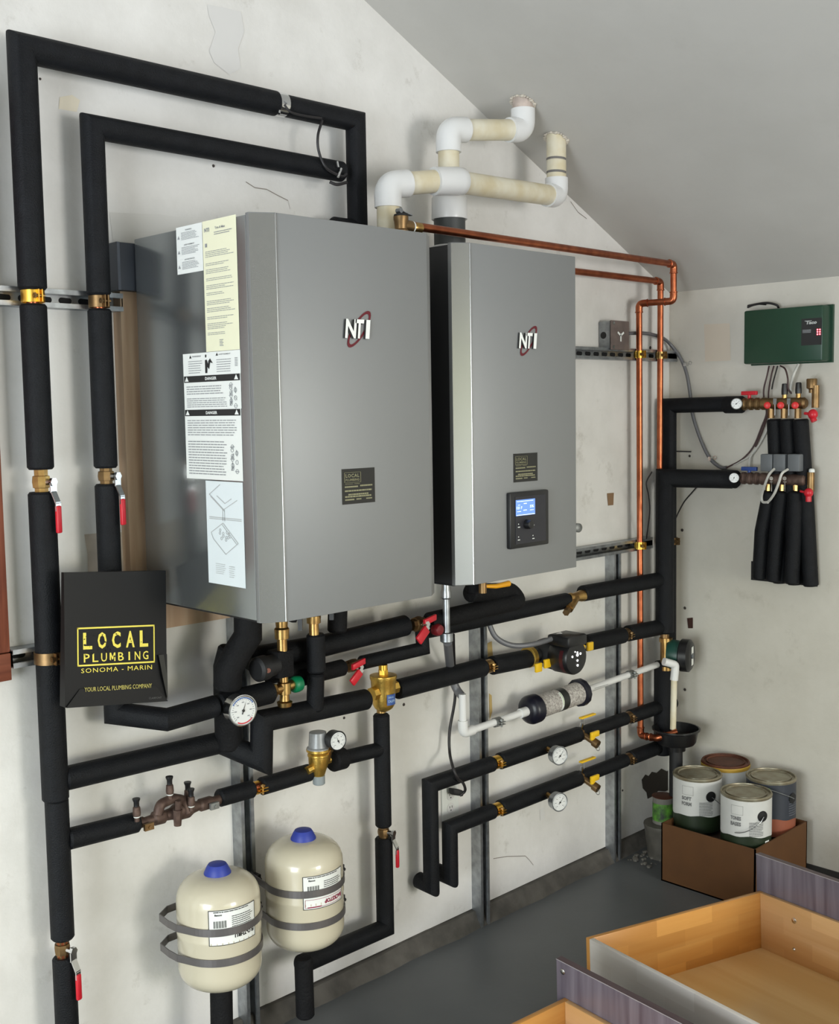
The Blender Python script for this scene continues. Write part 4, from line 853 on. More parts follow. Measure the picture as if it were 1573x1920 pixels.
# ------------------------------------------------------------------ black vertical steel conduit between boilers
t = thing('steel_conduit', 'galvanized steel conduit coupling hanging between the two boilers', 'conduit', W(837, 1200, .17))
xk = W(836, 1100, .17).x; zk = lambda py: W(836, py, .17).z
m = MB(); m.cyl(V(xk, -.17, zk(1190)), V(xk, -.17, zk(1090)), .0105); obj('pipe', m, galv, t)
m = MB(); m.lathe(V(xk, -.17, zk(1205)), Z, [(0, .014), (.004, .019), (.028, .019), (.03, .014)], 10); m.lathe(V(xk, -.17, zk(1123)), Z, [(0, .012), (.004, .0155), (.02, .0155), (.03, .013), (.06, .013)], 12); obj('connector', m, galv, t)
m = MB(); m.tube(spline([V(xk+.004, -.17, zk(1205)), W(843, 1240, .10), W(846, 1265, .045), W(855, 1290, .045), W(868, 1308, .075)]), .013, 12); obj('hose', m, wiregrey, t)
t = thing('power_cord', 'black power cord with plug hanging down to the wall outlet', 'cord', W(845, 1470, .05))
m = MB(); m.tube(spline([W(850, 1190, .12), W(852, 1260, .05), W(853, 1310, .04), W(843, 1370, .04), W(843, 1410, .05), W(849, 1438, .105), W(858, 1460, .115), W(868, 1468, .08), W(872, 1482, .05), W(862, 1492, .04)]), .0045, 10); obj('cable', m, wireb, t)
m = MB(); a = W(868, 1489, .045); m.obox(W(855, 1485, .03), V(-.018, .004, .006), V(0, .012, 0), V(0, 0, .010)); obj('plug', m, blkm, t, bevel=.004)
t = thing('wall_outlet', 'white duplex wall outlet beside the two pipes dropping into the wall', 'outlet', W(842, 1505, 0))
oc = W(842, 1502, 0); m = MB(); m.box(oc-Y*.003, (.074, .006, .118)); obj('cover_plate', m, white, t, bevel=.002)
for dz in (.02, -.02):
    m = MB(); m.lathe(oc+Z*dz-Y*.006, -Y, [(0, .016), (.0015, .016)], 20); r_ = obj('receptacle', m, pvcw, t)
    m = MB(); q = oc+Z*dz-Y*.0078
    for dx_ in (-.005, .005): m.box(q+X*dx_+Z*.003, (.0018, .0006, .007))
    m.lathe(q-Z*.007, -Y, [(0, .0022), (.0004, .0022)], 8); obj('slots', m, ink, r_)
# ------------------------------------------------------------------ expansion tanks
def tank(c, ztop, zbot, lab, red, a0):
    t = thing('expansion_tank', lab, 'tank', (c.x, c.y, zbot)); R = .101; H = ztop-zbot
    prof = []
    for i in range(9): a = math.pi/2*i/8; prof.append((.052*(1-math.cos(a)), .03+(R-.03)*math.sin(a)**.8))
    prof += [(H*.50-.004, R), (H*.50, R+.0012), (H*.50+.006, R+.0012), (H*.50+.010, R)]
    for i in range(9): a = math.pi/2*i/8; prof.append((H-.060+.060*math.sin(a), .022+(R-.022)*math.cos(a)**.8))
    m = MB(); m.lathe((c.x, c.y, zbot), Z, prof, 48); obj('body', m, cream, t)
    m = MB(); m.lathe((c.x, c.y, ztop-.004), Z, [(0, .033), (.005, .033), (.020, .026), (.026, .022), (.028, .010)], 24); cp_ = obj('blue_cap', m, bluecap, t)
    m = MB(); m.cyl((c.x, c.y, zbot-.016), (c.x, c.y, zbot+.006), .020); obj('nipple', m, galv, t)
    fn = cylfn(V(c.x, c.y, 0), R+.0006, a0); w, h = .122, .086; y0 = .408
    m = MB(); rect(m, fn, 0, y0, w, h, 14); lb = obj('tank_label', m, white, t)
    f2 = lab2(fn, 2); m = MB(); border(m, f2, 0, y0, w, h, .0016, 14)
    lines(m, f2, .45*w, y0+.36*h, .5*w, .46*h, 8, .35, .2, True, 6); text(m, 'flexcon', f2, .12*w, y0+.84*h, .14*w, .06*h, .03)
    for i in range(14): rect(m, f2, (.10+.018*i)*w, y0+.50*h, (.006+.006*(i % 3 == 0))*w, .2*h)
    lines(m, f2, .1*w, y0+.92*h, .8*w, .05*h, 1, .5, .1, True, 2)
    if not red: text(m, 'FLO-THRU', lambda a, b: f2(.95*w-(a-.45*w), y0+.28*h-(b-(y0+.10*h))), .45*w, y0+.10*h, .45*w, .12*h, .05)
    obj('print', m, ink, lb)
    if red:
        m = MB(); g = lambda a, b: f2(.96*w-(a-.45*w), y0+.24*h-(b-(y0+.06*h))); text(m, 'BACKSTOP', g, .45*w, y0+.06*h, .50*w, .13*h, .05); rect(m, f2, .09*w, y0+.05*h, .3*w, .03*h, 3); border(m, f2, .005, y0+.004, w-.01, .25*h, .001, 12); obj('red_print', m, mat('dark_red_ink', (.25, .01, .05), .5), lb)
    return t
T1 = V(-2.238, -.165, 0); T2 = V(-1.972, -.165, 0)
tank(T1, .545, .270, 'cream expansion tank with a blue cap, left of the strut', False, math.radians(-138))
tank(T2, .556, .276, 'cream expansion tank with a blue cap and red label print, right of the strut', True, math.radians(-131))
def strap(c, z, lab, side):
    R = .1035; m = MB(); w = .009; k = 0; pts = []; N = 40
    p = []
    for i in range(N+1):
        a = math.radians(-200+220*i/N) if side > 0 else math.radians(-195+220*i/N); p.append(c+V(math.cos(a)*R, math.sin(a)*R, z))
    if side > 0: p = p+[V(c.x+R+.01, c.y+.06, z), V(c.x+R+.01, -.03, z)]; p = [V(s1x, -.045, z)]+p
    else: p = [q for q in p if q.y < c.y+.03]; p = [V(s1x-.03, -.045, z), V(c.x-R*.7, -.05, z), V(c.x-R-.006, -.075, z), V(c.x-R-.011, c.y+.045, z), V(c.x-R-.010, c.y+.01, z)]+[q for q in p if q.y < c.y-.03 or q.x > c.x]+[V(s1x, -.045, z)]
    t = thing('pipe_strap', lab, 'strap', (c.x, c.y, z)); m = MB()
    for i in range(len(p)-1):
        a, b = p[i], p[i+1]; k = len(m.v); d = (b-a).normalized(); n_ = V(d.y, -d.x, 0)*.0012
        m.v += [a-Z*w-n_, a+Z*w-n_, a+Z*w+n_, a-Z*w+n_, b-Z*w-n_, b+Z*w-n_, b+Z*w+n_, b-Z*w+n_]
        m.f += [(k, k+1, k+5, k+4), (k+2, k+3, k+7, k+6), (k+1, k+2, k+6, k+5), (k, k+4, k+7, k+3)]
    obj('band', m, strapm, t)
    m = MB(); q = V(s1x+.012, -.052, z) if side < 0 else V(c.x+R+.006, c.y-.012, z); m.box(q, (.016, .022, .018)); m.cyl(q, q-Y*.02, .005, seg=6); obj('buckle', m, blkm, t)
    return t
for z, l in ((.440, 'upper'), (.366, 'lower')): strap(T1, z, l+' grey metal strap around the left cream tank', -1)
for z, l in ((.448, 'upper'), (.365, 'lower')): strap(T2, z, l+' grey metal strap around the right cream tank', 1)
t = thing('insulated_pipe', 'black insulated pipe from under the left tank sweeping down at the bottom edge', 'pipe', (T1.x, T1.y, .03))
sleeve(t, [V(T1.x, T1.y, .262), V(T1.x-.004, T1.y, .04)], .0275, foam2); sleeve(t, [V(T1.x+.02, T1.y-.01, .10), V(T1.x-.12, T1.y-.01, .112), V(T1.x-.26, T1.y-.05, .02)], .030, foam2)
# ------------------------------------------------------------------ black brochure holder / folder
t = thing('brochure_folder', 'black cardboard folder with yellow lettering propped on the pipes left of the boiler', 'folder', W(215, 1320, .14))
d0 = .165; A_ = W(120, 1074, d0); B_ = W(311, 1070, d0); C_ = W(313, 1314, d0+.012); D_ = W(122, 1327, d0+.012); th = V(0, .012, 0)
blackcard = mat('black_card', (.0045, .0045, .005), .5, spec=.3)
m = MB(); m.add([A_, B_, C_, D_, A_+th, B_+th, C_+th*2, D_+th*2], [(0, 1, 2, 3), (7, 6, 5, 4), (0, 4, 5, 1), (1, 5, 6, 2), (2, 6, 7, 3), (3, 7, 4, 0)]); obj('card', m, blackcard, t)
q1 = W(296, 1228, d0+.012); q2 = W(312, 1226, d0-.0); q3 = W(308, 1262, d0+.016); m = MB(); m.add([q1+V(0, -.003, 0), q2+V(0, -.003, 0), C_+V(0, -.004, 0), W(305, 1268, d0+.02)], [(0, 1, 2, 3)]); obj('folded_flap', m, mat('card_edge', (.07, .07, .065), .5), t)
m = MB(); m.add([W(150, 1292, d0+.013), W(292, 1286, d0+.013), C_+V(0, -.005, .0), D_+V(0, -.005, .0)], [(0, 1, 2, 3)]); obj('pocket', m, blackcard, t)
def ff(a, b, k=1.):
    top = lerp(A_, B_, a); bot = lerp(D_, C_, a); return lerp(bot, top, b)+V(0, -.0009*k, 0)
def folder_text(mb, s, x0, x1, y0, y1, bold=0., sp=1.):
    text(mb, s, lambda a, b: ff(a, b, 6.5 if y1 < .2 else 1.), x0, y0, x1-x0, y1-y0, bold, sp)
# px (144..288, 1178..1252): box
bx0, bx1, by0, by1 = .115, .875, .300, .590
m = MB(); tt = .012; fq = lambda a, b: ff(a, b)
border(m, fq, bx0, by0, bx1-bx0, by1-by0, tt)
for i, ch in enumerate('LOCAL'): x = bx0+.055+i*.138; folder_text(m, ch, x, x+.086, .425, .55, .03)
for i, ch in enumerate('PLUMBING'):
    x = bx0+.06+i*.0825+(.02 if ch == 'I' else 0); folder_text(m, ch, x, x+(.056 if ch != 'I' else .016), .328, .392, .008)
folder_text(m, 'SONOMA - MARIN', .15, .845, .250, .284, .0, 1.15)
o = obj('lettering', m, yelink, t)
m = MB(); folder_text(m, 'YOUR LOCAL PLUMBING COMPANY', .17, .83, .112, .145, .0); obj('small_lettering', m, mat('dull_yellow_ink', (.55, .48, .12), .5), t)
m = MB(); folder_text(m, 'CLAIRFONT', .80, .93, .025, .04, .0); obj('corner_print', m, mat('grey_print', (.10, .10, .10), .5), t)
# distress marks on the lettering
m = MB(); R = random.Random(12)
for i in range(46):
    x, y = R.uniform(.16, .85), R.uniform(.325, .54); l, a = R.uniform(.004, .018), R.uniform(0, 3)
    pts = [ff(x+l*math.cos(a+q)*(.4 if k % 2 else 1), y+.5*l*math.sin(a+q), 2) for k, q in enumerate((0, 1.2, 2.6, 4, 5.2))]; m.add(pts, [tuple(range(5))])
obj('worn_flecks', m, blackcard, t)
# ------------------------------------------------------------------ wooden panel at the left edge
t = thing('wooden_panel', 'reddish-brown wooden panel with grooved rail at the left edge', 'panel', W(10, 1280, .03))
pr = W(22, 1275, .03); z0 = pr.z; zr_ = W(22, 1222, .03).z
m = MB(); m.bb((pr.x-.4, 0, zr_), (pr.x, -.03, 2.35)); obj('stile', m, redwood, t, bevel=.002)
m = MB(); m.bb((pr.x-.4, 0, z0), (pr.x, -.032, zr_-.002)); obj('bottom_rail', m, woodmat('redwood_rail', (.15, .04, .02), (.24, .07, .035), 60, .5, 0), t, bevel=.002)
# ------------------------------------------------------------------ steel junction box + cable
t = thing('junction_box', 'galvanized steel junction box on the wall right of the right boiler', 'junction box', W(1150, 628, 0))
a = W(1145, 600, .054); b = W(1176, 652, .054); x0, x1 = W(1126, 628, .0).x, W(1177, 628, .05).x; z1, z0 = W(1145, 601, .05).z, W(1145, 655, .05).z
x0 = x1-.105
m = MB(); m.bb((x0, 0, z0), (x1, -.050, z1)); obj('box', m, galv, t, bevel=.005)
m = MB(); m.bb((x0-.001, -.051, z0-.001), (x1+.001, -.055, z1+.001)); obj('cover', m, mat('rusty_cover', (.20, .155, .14), .5, .4, var=.3, vscale=20), t, bevel=.002)
m = MB(); m.lathe(V(x0, -.022, (z0+z1)/2), -X, [(0, .012), (.0012, .012)], 20); obj('knockout', m, ink, t)
for z in (z0+.008, z1-.008):
    m = MB(); m.lathe(V(x0+.012, -.055, z), -Y, [(0, .006), (.003, .006)], 10); obj('screw', m, chrome, t)
m = MB(); cc_ = V((x0+x1)/2+.002, -.0562, (z0+z1)/2)
for an in (90, 210, 330): a_ = math.radians(an+180); m.obox(cc_+V(math.cos(a_), 0, math.sin(a_))*.010, V(math.cos(a_), 0, math.sin(a_))*.011, V(-math.sin(a_), 0, math.cos(a_))*.0035, Y*.0003)
obj('white_mark', m, white, t)
t = thing('flexible_conduit', 'armoured cable swinging from the junction box round the corner to the manifolds', 'conduit', V(x1, -.03, (z0+z1)/2))
m = MB(); m.tube(spline([V(x1, -.026, W(1178, 626, .03).z), W(1210, 625, .032), W(1240, 633, .03), W(1256, 645, .025), B(1275, 670, .015), B(1287, 700, .012), B(1294, 740, .012), B(1298, 775, .012), B(1312, 820, .012), B(1330, 858, .012), B(1350, 876, .014), B(1362, 877, .016)]), .0065, 10)
obj('cable', m, wiregrey, t)
for q in (B(1286, 683, .012), B(1332, 860, .012)): m = MB(); m.box(q, (.018, .012, .014)); m.ring(q+V(0, -.018, .004), X, .006, .0015, 12, 6); obj('strap', m, chrome, t)
# ------------------------------------------------------------------ zone control box (green)
fd = .072
g1 = B(1394.5, 584, fd); g2 = B(1543, 570, fd); g3 = B(1396.5, 685, fd); yl, yr = g1.y, g2.y; gz1 = (g1.z+g2.z)/2; gz0 = g3.z
t = thing('zone_controller', 'dark green control box with red lights on the right wall', 'control box', (XB, (yl+yr)/2, gz0))
m = MB(); m.bb((XB, yl, gz0+.004), (XB-fd, yr, gz1)); obj('cover', m, taco, t, bevel=.006)
m = MB(); m.bb((XB, yl+.004, gz0), (XB-.012, yr-.006, gz1+.004)); obj('base_plate', m, taco, t)
pa_ = B(1503, 598, fd); pb_ = B(1544, 645, fd); fn = lambda a, b, k=1.: V(XB-fd-.0006*k, pa_.y-a, pb_.z+b); w = pa_.y-pb_.y-.0; h = pa_.z-B(1503, 648, fd).z
w = min(w, pa_.y-yr-.003); fn0 = fn; base_z = B(1503, 648, fd).z; fn = lambda a, b, k=1.: V(XB-fd-.0006*k, pa_.y-a, base_z+b)
m = MB(); rect(m, fn, 0, 0, w, h); pl = obj('window_label', m, ink, t)
f2 = lab2(fn, 2); m = MB(); text(m, 'Taco', lambda a, b: f2(a+.2*(b-.78*h), b), .2*w, .78*h, .55*w, .13*h, .05); rect(m, f2, .16*w, .90*h, .35*w, .02*h); obj('logo_lettering', m, mat('pale_grey', (.5, .52, .5), .5), pl)
m = MB(); lines(m, f2, .06*w, .46*h, .42*w, .13*h, 3, .6, .02, True, 3); obj('small_print', m, greyink, pl)
m = MB()
for i in range(2):
    for j in range(3): m.lathe(f2((.80+.12*i)*w, (.56-.085*j)*h), -X, [(0, .0026), (.001, .0022)], 10)
obj('red_lights', m, mat('red_led', (.8, .05, .05), .3, emit=(1, .08, .10), estr=9), pl)
m = MB(); m.tube(spline([B(1402, 576, .02), B(1415, 571, .03), B(1438, 568, .035), B(1456, 572, .03), B(1460, 578, .02)]), .004, 8); m.tube(spline([B(1402, 573, .02), B(1420, 570, .025), B(1436, 571, .03)]), .003, 8); tag(obj('loose_cable', m, wireb), 'short black cable lying on top of the green control box', 'cable')
# ------------------------------------------------------------------ manifolds
def manifold(zpx, zpy, pxa, pxb, upper):
    d = .06; a = B(pxa, zpy, d); b = B(pxb, zpy+2, d); z = B(1440, zpy, d).z
    a.z = b.z = z; L = (b-a).length; ax = (b-a).normalized()
    lab = 'upper brass heating manifold with red knobs below the green box' if upper else 'lower brass heating manifold with grey actuators on the right wall'
    t = thing('manifold', lab, 'manifold', a)
    m = MB(); prof = [(0, .014), (L*.02, .017)]
    for i in range(7): prof += [(L*(.04+.05*i), .019 if i % 2 else .022), (L*(.075+.05*i), .019 if i % 2 else .022)]
    prof += [(L*.42, .020), (L*.97, .020), (L, .014)]
    m.lathe(a, ax, prof, 18); obj('bar', m, bronze if not upper else brassd, t)
    hz = B(1405, 737 if upper else 879, d); m = MB(); q = V(hz.x, hz.y, hz.z)
    m.obox(q, V(0, .030, 0), V(.006, 0, 0), Z*.007); m.cyl(q-Z*.02, q, .006); obj('butterfly_handle', m, redp if upper else bluep, t, bevel=.002)
    return t, z, d
tu, zu_, d_ = manifold(0, 757, 1390, 1512, True)
tl, zl_, d_ = manifold(0, 898, 1388, 1512, False)
for px in (1439, 1464, 1491):
    c = B(px, 760, d_+.022); m = MB(); m.lathe(c, (-.9, -.4, 0), [(-.01, .011), (0, .0125), (.012, .0115), (.014, .008)], 16); obj('red_knob', m, mat('bright_red', (.62, .02, .02), .4), tu)
for px in (1446, 1470, 1496):
    c = B(px, 782, d_); m = MB(); m.cyl(c+Z*.03, c-Z*.004, .012, seg=8); obj('outlet_nut', m, brassd, tu)
for px, py in ((1470, 732), (1496, 730)):
    a = B(px+1, py+8, d_); m = MB(); m.cyl(a-Z*.024, a, .0085, seg=12); ff_ = obj('flow_meter', m, brass, tu)
    m = MB(); m.lathe(a, Z, [(0, .0105), (.012, .011), (.036, .0095), (.038, .007)], 16); obj('black_cap', m, blk, ff_)
for px in (1453, 1479):
    c = B(px, 757, d_+.03); m = MB(); m.box(c+Z*.008, (.004, .012, .02)); m.cyl(c-Z*.002, c-Z*.04, .002, seg=6); obj('clear_clip', m, galv, tu)
c = B(1529, 745, d_); m = MB(); m.cyl(c-Z*.035, c+Z*.04, .0125); obj('end_fitting', m, brassd, tu)
c = B(1522, 720, d_); m = MB(); m.lathe(c-Z*.03, Z, [(0, .009), (.012, .010), (.016, .017), (.045, .018), (.048, .016)], 16); obj('air_vent', m, brassd, tu)
c = B(1524, 777, d_+.015); m = MB(); m.sphere(c, .017, 14, (1, 1, 1.05)); m.cyl(c, c+V(0, .03, .004), .005, seg=8); m.cyl(c-Z*.012, c+V(0, -.006, -.024), .010, seg=10); obj('drain_knob', m, redp, tu)
for i, px in enumerate((1440, 1464, 1491)):
    q1 = B(px-10, 851, d_+.02); q2 = B(px+12, 884, d_+.02); m = MB(); cc_ = (q1+q2)/2; m.add([], [])
    w2 = abs(q1.y-q2.y)/2; h2 = abs(q1.z-q2.z)/2; m.obox(cc_, V(0, w2, 0), V(.018, 0, 0), Z*h2); obj('actuator', m, greybox, tl, bevel=.004)
for px in (1447, 1472):
    c = B(px, 897, d_+.026); m = MB(); m.lathe(c, -X, [(0, .007), (.004, .007)], 12); m.box(c-Z*.03, (.003, .003, .03)); m.box(c+Z*-.012, (.003, .012, .003)); obj('steel_clip', m, chrome, tl)
for px in (1441, 1467, 1493):
    c = B(px, 918, d_); m = MB(); m.cyl(c+Z*.025, c-Z*.004, .011, seg=8); obj('outlet_nut', m, brass, tl)
c = B(1520, 905, d_); m = MB(); m.cyl(c-Z*.03, c+Z*.035, .0125); obj('end_fitting', m, brassd, tl)
c = B(1522, 882, d_); m = MB(); m.lathe(c-Z*.006, Z, [(0, .010), (.008, .010), (.012, .006)], 14); obj('white_cap', m, white, tl)
c = B(1516, 924, d_+.015); m = MB(); m.sphere(c, .016, 14); m.cyl(c, c+V(0, .03, .004), .004, seg=8); m.cyl(c-Z*.012, c-Z*.03, .010, seg=10); obj('drain_knob', m, redp, tl)
gauge('small white gauge at the left end of the upper manifold', B(1381, 757, .105), (-1, -.35, 0), .0195, .012, B(1381, 757, .06), galvd, 40)
gauge('small white gauge at the left end of the lower manifold', B(1376.5, 896, .105), (-1, -.35, 0), .0185, .012, B(1378, 896, .06), blk, 250)
# insulated tails
for i, (a, b) in enumerate((((1452, 786), (1462, 1093)), ((1476, 786), (1490, 1096)), ((1501, 786), (1520, 1099)))):
    A0 = B(*a, .055); B0 = B(*b, .03); t = thing('insulated_tube', ['left', 'middle', 'right'][i]+' black insulated tube hanging from the upper manifold', 'tube', B0)
    sleeve(t, [A0, lerp(A0, B0, .5)+V(.004, 0, 0), B0], .0262)
for i, (a, b) in enumerate((((1444, 922), (1424, 1086)), ((1466, 922), (1450, 1090)), ((1492, 922), (1484, 1094)))):
    A0 = B(*a, .06); B0 = B(*b, .055); t = thing('insulated_tube', ['left', 'middle', 'right'][i]+' black insulated tube hanging from the lower manifold', 'tube', B0)
    mid = lerp(A0, B0, .45)+V(0, .012*(1-i*.6), 0); sleeve(t, [A0, mid, B0], .0262)
struct('trim_1', MB().bb((XB+.001, B(1409, 1086, 0).y, B(1409, 1087, 0).z+.0), (XB-.004, B(1533, 1100, 0).y, B(1409, 1052, 0).z)), dark)
# control wires
def wires(lab, sets, loc):
    t = thing('control_wires', lab, 'cable', loc)
    for mm, pts, r in sets: m = MB(); m.tube(spline([B(*p) for p in pts]), r, 8); obj('wire', m, mm, t)
wires('bundle of thin brown and white wires from the green box down to the lower manifold', (
    (wirebr, [(1442, 686, .03), (1438, 705, .04), (1432, 730, .04), (1433, 755, .03), (1437, 775, .02), (1428, 800, .015), (1412, 838, .015), (1390, 862, .02), (1362, 877, .02)], .003),
    (wirebr, [(1451, 686, .03), (1446, 705, .04), (1441, 735, .04), (1440, 770, .03), (1432, 800, .015), (1416, 838, .02)], .003),
    (wireb, [(1458, 686, .03), (1450, 715, .045), (1447, 730, .05)], .0025),
    (wirew, [(1443, 783, .02), (1436, 810, .02), (1418, 842, .02), (1405, 856, .02), (1375, 872, .02)], .003),
    (wirew, [(1416, 842, .02), (1406, 860, .03), (1405, 880, .04)], .003)), B(1440, 690, .03))
wires('dark wire from the green box to the upper manifold flow meters', ((wirebr, [(1463, 686, .03), (1472, 692, .05), (1477, 710, .06), (1477, 728, .06), (1484, 738, .06)], .003),), B(1463, 686, .03))
wires('thick white cable rising to the green box from the upper manifold', ((wirew, [(1497, 683, .03), (1489, 700, .05), (1483, 722, .05), (1482, 736, .05)], .0045),), B(1497, 683, .03))
wires('white looped cable left of the middle actuator', ((wirew, [(1452, 879, .10), (1442, 890, .12), (1433, 912, .11), (1428, 930, .09), (1430, 941, .09), (1440, 942, .10)], .0045),), B(1452, 879, .1))
wires('white cable curving across the lower manifold', ((wirew, [(1477, 880, .10), (1466, 888, .13), (1460, 905, .13), (1452, 925, .12), (1441, 940, .10), (1432, 942, .09)], .0045),), B(1477, 880, .1))
t = thing('sensor_cable', 'thin black sensor wire hanging below the lower manifold pipe', 'cable', B(1310, 908, .02))
m = MB(); m.tube(spline([B(1312, 907, .035), B(1296, 925, .02), B(1282, 942, .012), B(1270, 965, .012), B(1262, 985, .02)]), .0025, 8); obj('wire', m, wireb, t); m = MB(); m.tube(spline([W(1222, 885, .12), W(1212, 905, .13), W(1216, 930, .12), W(1218, 960, .10), W(1212, 1010, .05)]), .0025, 8); obj('wire', m, wireb, t)
m = MB(); m.tube([B(1262, 846, .05), B(1296, 847, .02)], .0025, 8); tag(obj('cable_tie', m, wireb), 'stiff black wire tail sticking out between the two manifold pipes', 'cable')
# ------------------------------------------------------------------ wall blemishes with real depth
def decal(nm, px, m, lab=None, plane='A'):
    mb = MB(); f = (lambda q: W(*q, .0012)) if plane == 'A' else (lambda q: B(*q, .0012)); mb.add([f(q) for q in px], [tuple(range(len(px)))]); o = obj(nm, mb, m); o['kind'] = 'structure'; return o
decal('trim_2', [(158, 1002), (180, 1000), (214, 998), (240, 998), (240, 1140), (166, 1140), (164, 1040)], patch_m)
decal('trim_3', [(1288, 1159), (1299, 1158), (1299, 1178), (1290, 1178)], mat('raw_hole', (.05, .018, .012), .9), plane='B')
decal('trim_4', [(1203, 1462), (1210, 1452), (1216, 1455), (1222, 1447), (1231, 1449), (1240, 1441), (1250, 1446), (1262, 1442), (1262, 1478), (1247, 1484), (1234, 1483), (1226, 1492), (1214, 1498), (1212, 1486), (1205, 1478)], mat('torn_paper', (.035, .027, .02), .9))
decal('trim_5', [(1138, 925), (1151, 924), (1150, 947), (1140, 948)], mat('brown_stain', (.25, .15, .08), .8))
decal('trim_6', [(1320, 608), (1368, 606), (1370, 676), (1322, 678)], mat('old_patch', (.66, .58, .48), .7), plane='B')
decal('trim_7', [(112, 182), (135, 178), (150, 188), (144, 210), (110, 204)], mat('bare_plaster', (.74, .68, .55), .7))
m = MB()
for px, py, r in ((1279, 994, .006), (1284, 1140, .006), (1284, 1293, .006), (1293, 855, .005)): m.lathe(B(px, py, 0), -X, [(0, r), (.002, r*.8)], 10)
for px, py, r in ((1219, 652, .006), (757, 1321, .005), (1167, 1482, .004), (400, 311, .004), (75, 148, .003), (645, 1346, .004)): m.lathe(W(px, py, 0), -Y, [(0, r), (.002, r*.8)], 10)
struct('trim_8', m, mat('screw_hole', (.05, .04, .035), .8))
def crack(nm, pts, plane='A', t=.0012):
    f = (lambda q: W(*q, .001)) if plane == 'A' else (lambda q: B(*q, .001)); m = MB()
    for a, b in zip(pts, pts[1:]):
        A, B__ = f(a), f(b); s = V(0, 0, t); m.quad(A-s, B__-s, B__+s, A+s)
    struct(nm, m, mat('crack', (.25, .22, .19), .9))
crack('trim_9', [(461, 341), (478, 352), (500, 355), (520, 366), (540, 376), (544, 392)]); crack('trim_10', [(925, 1610), (950, 1606), (985, 1605), (992, 1612), (1000, 1622)])
decal('trim_13', [(914, 1206), (922, 1202), (925, 1240), (920, 1262), (915, 1240)], mat('rust_streak', (.55, .40, .16), .7)); decal('trim_14', [(917, 1300), (922, 1304), (923, 1335), (918, 1350)], mat('rust_streak', (.55, .40, .16), .7))
decal('trim_15', [(388, 8), (420, 14), (452, 22), (458, 60), (446, 92), (452, 128), (430, 140), (402, 118), (392, 96), (404, 60), (392, 30)], mat('grey_scuff', (.655, .645, .625), .7)); decal('trim_16', [(205, 398), (300, 402), (392, 416), (380, 470), (212, 452)], mat('matt_patch', (.68, .665, .63), .7)); decal('trim_17', [(1012, 1518), (1021, 1514), (1022, 1534), (1013, 1539)], mat('grey_scuff', (.5, .5, .47), .7))
crack('trim_11', [(1070, 378), (1084, 398), (1100, 410)]); crack('trim_12', [(131, 194), (142, 196)], t=.0008)
m = MB(); m.lathe(W(1078, 989, .012), (-.2, -1, 0), [(0, .012), (.01, .016), (.02, .016), (.024, .010)], 16); tag(obj('steel_connector', m, galvd), 'round steel connector poking out right of the right boiler', 'connector')
# yellow handled valve under the right boiler
t = thing('gas_valve', 'small valve with an orange-yellow lever under the right boiler', 'valve', W(905, 1098, .2)); q = W(905, 1099, .2)
m = MB(); m.cyl(V(q.x, q.y, BZ0), q-Z*.02, .012, seg=10); obj('body', m, brassd, t); m = MB(); m.tube([q+X*.0, W(930, 1099, .22), W(954, 1094, .22)], [.005, .007, .009], 10); obj('lever', m, mat('orange_yellow', (.85, .38, .01), .4), t)
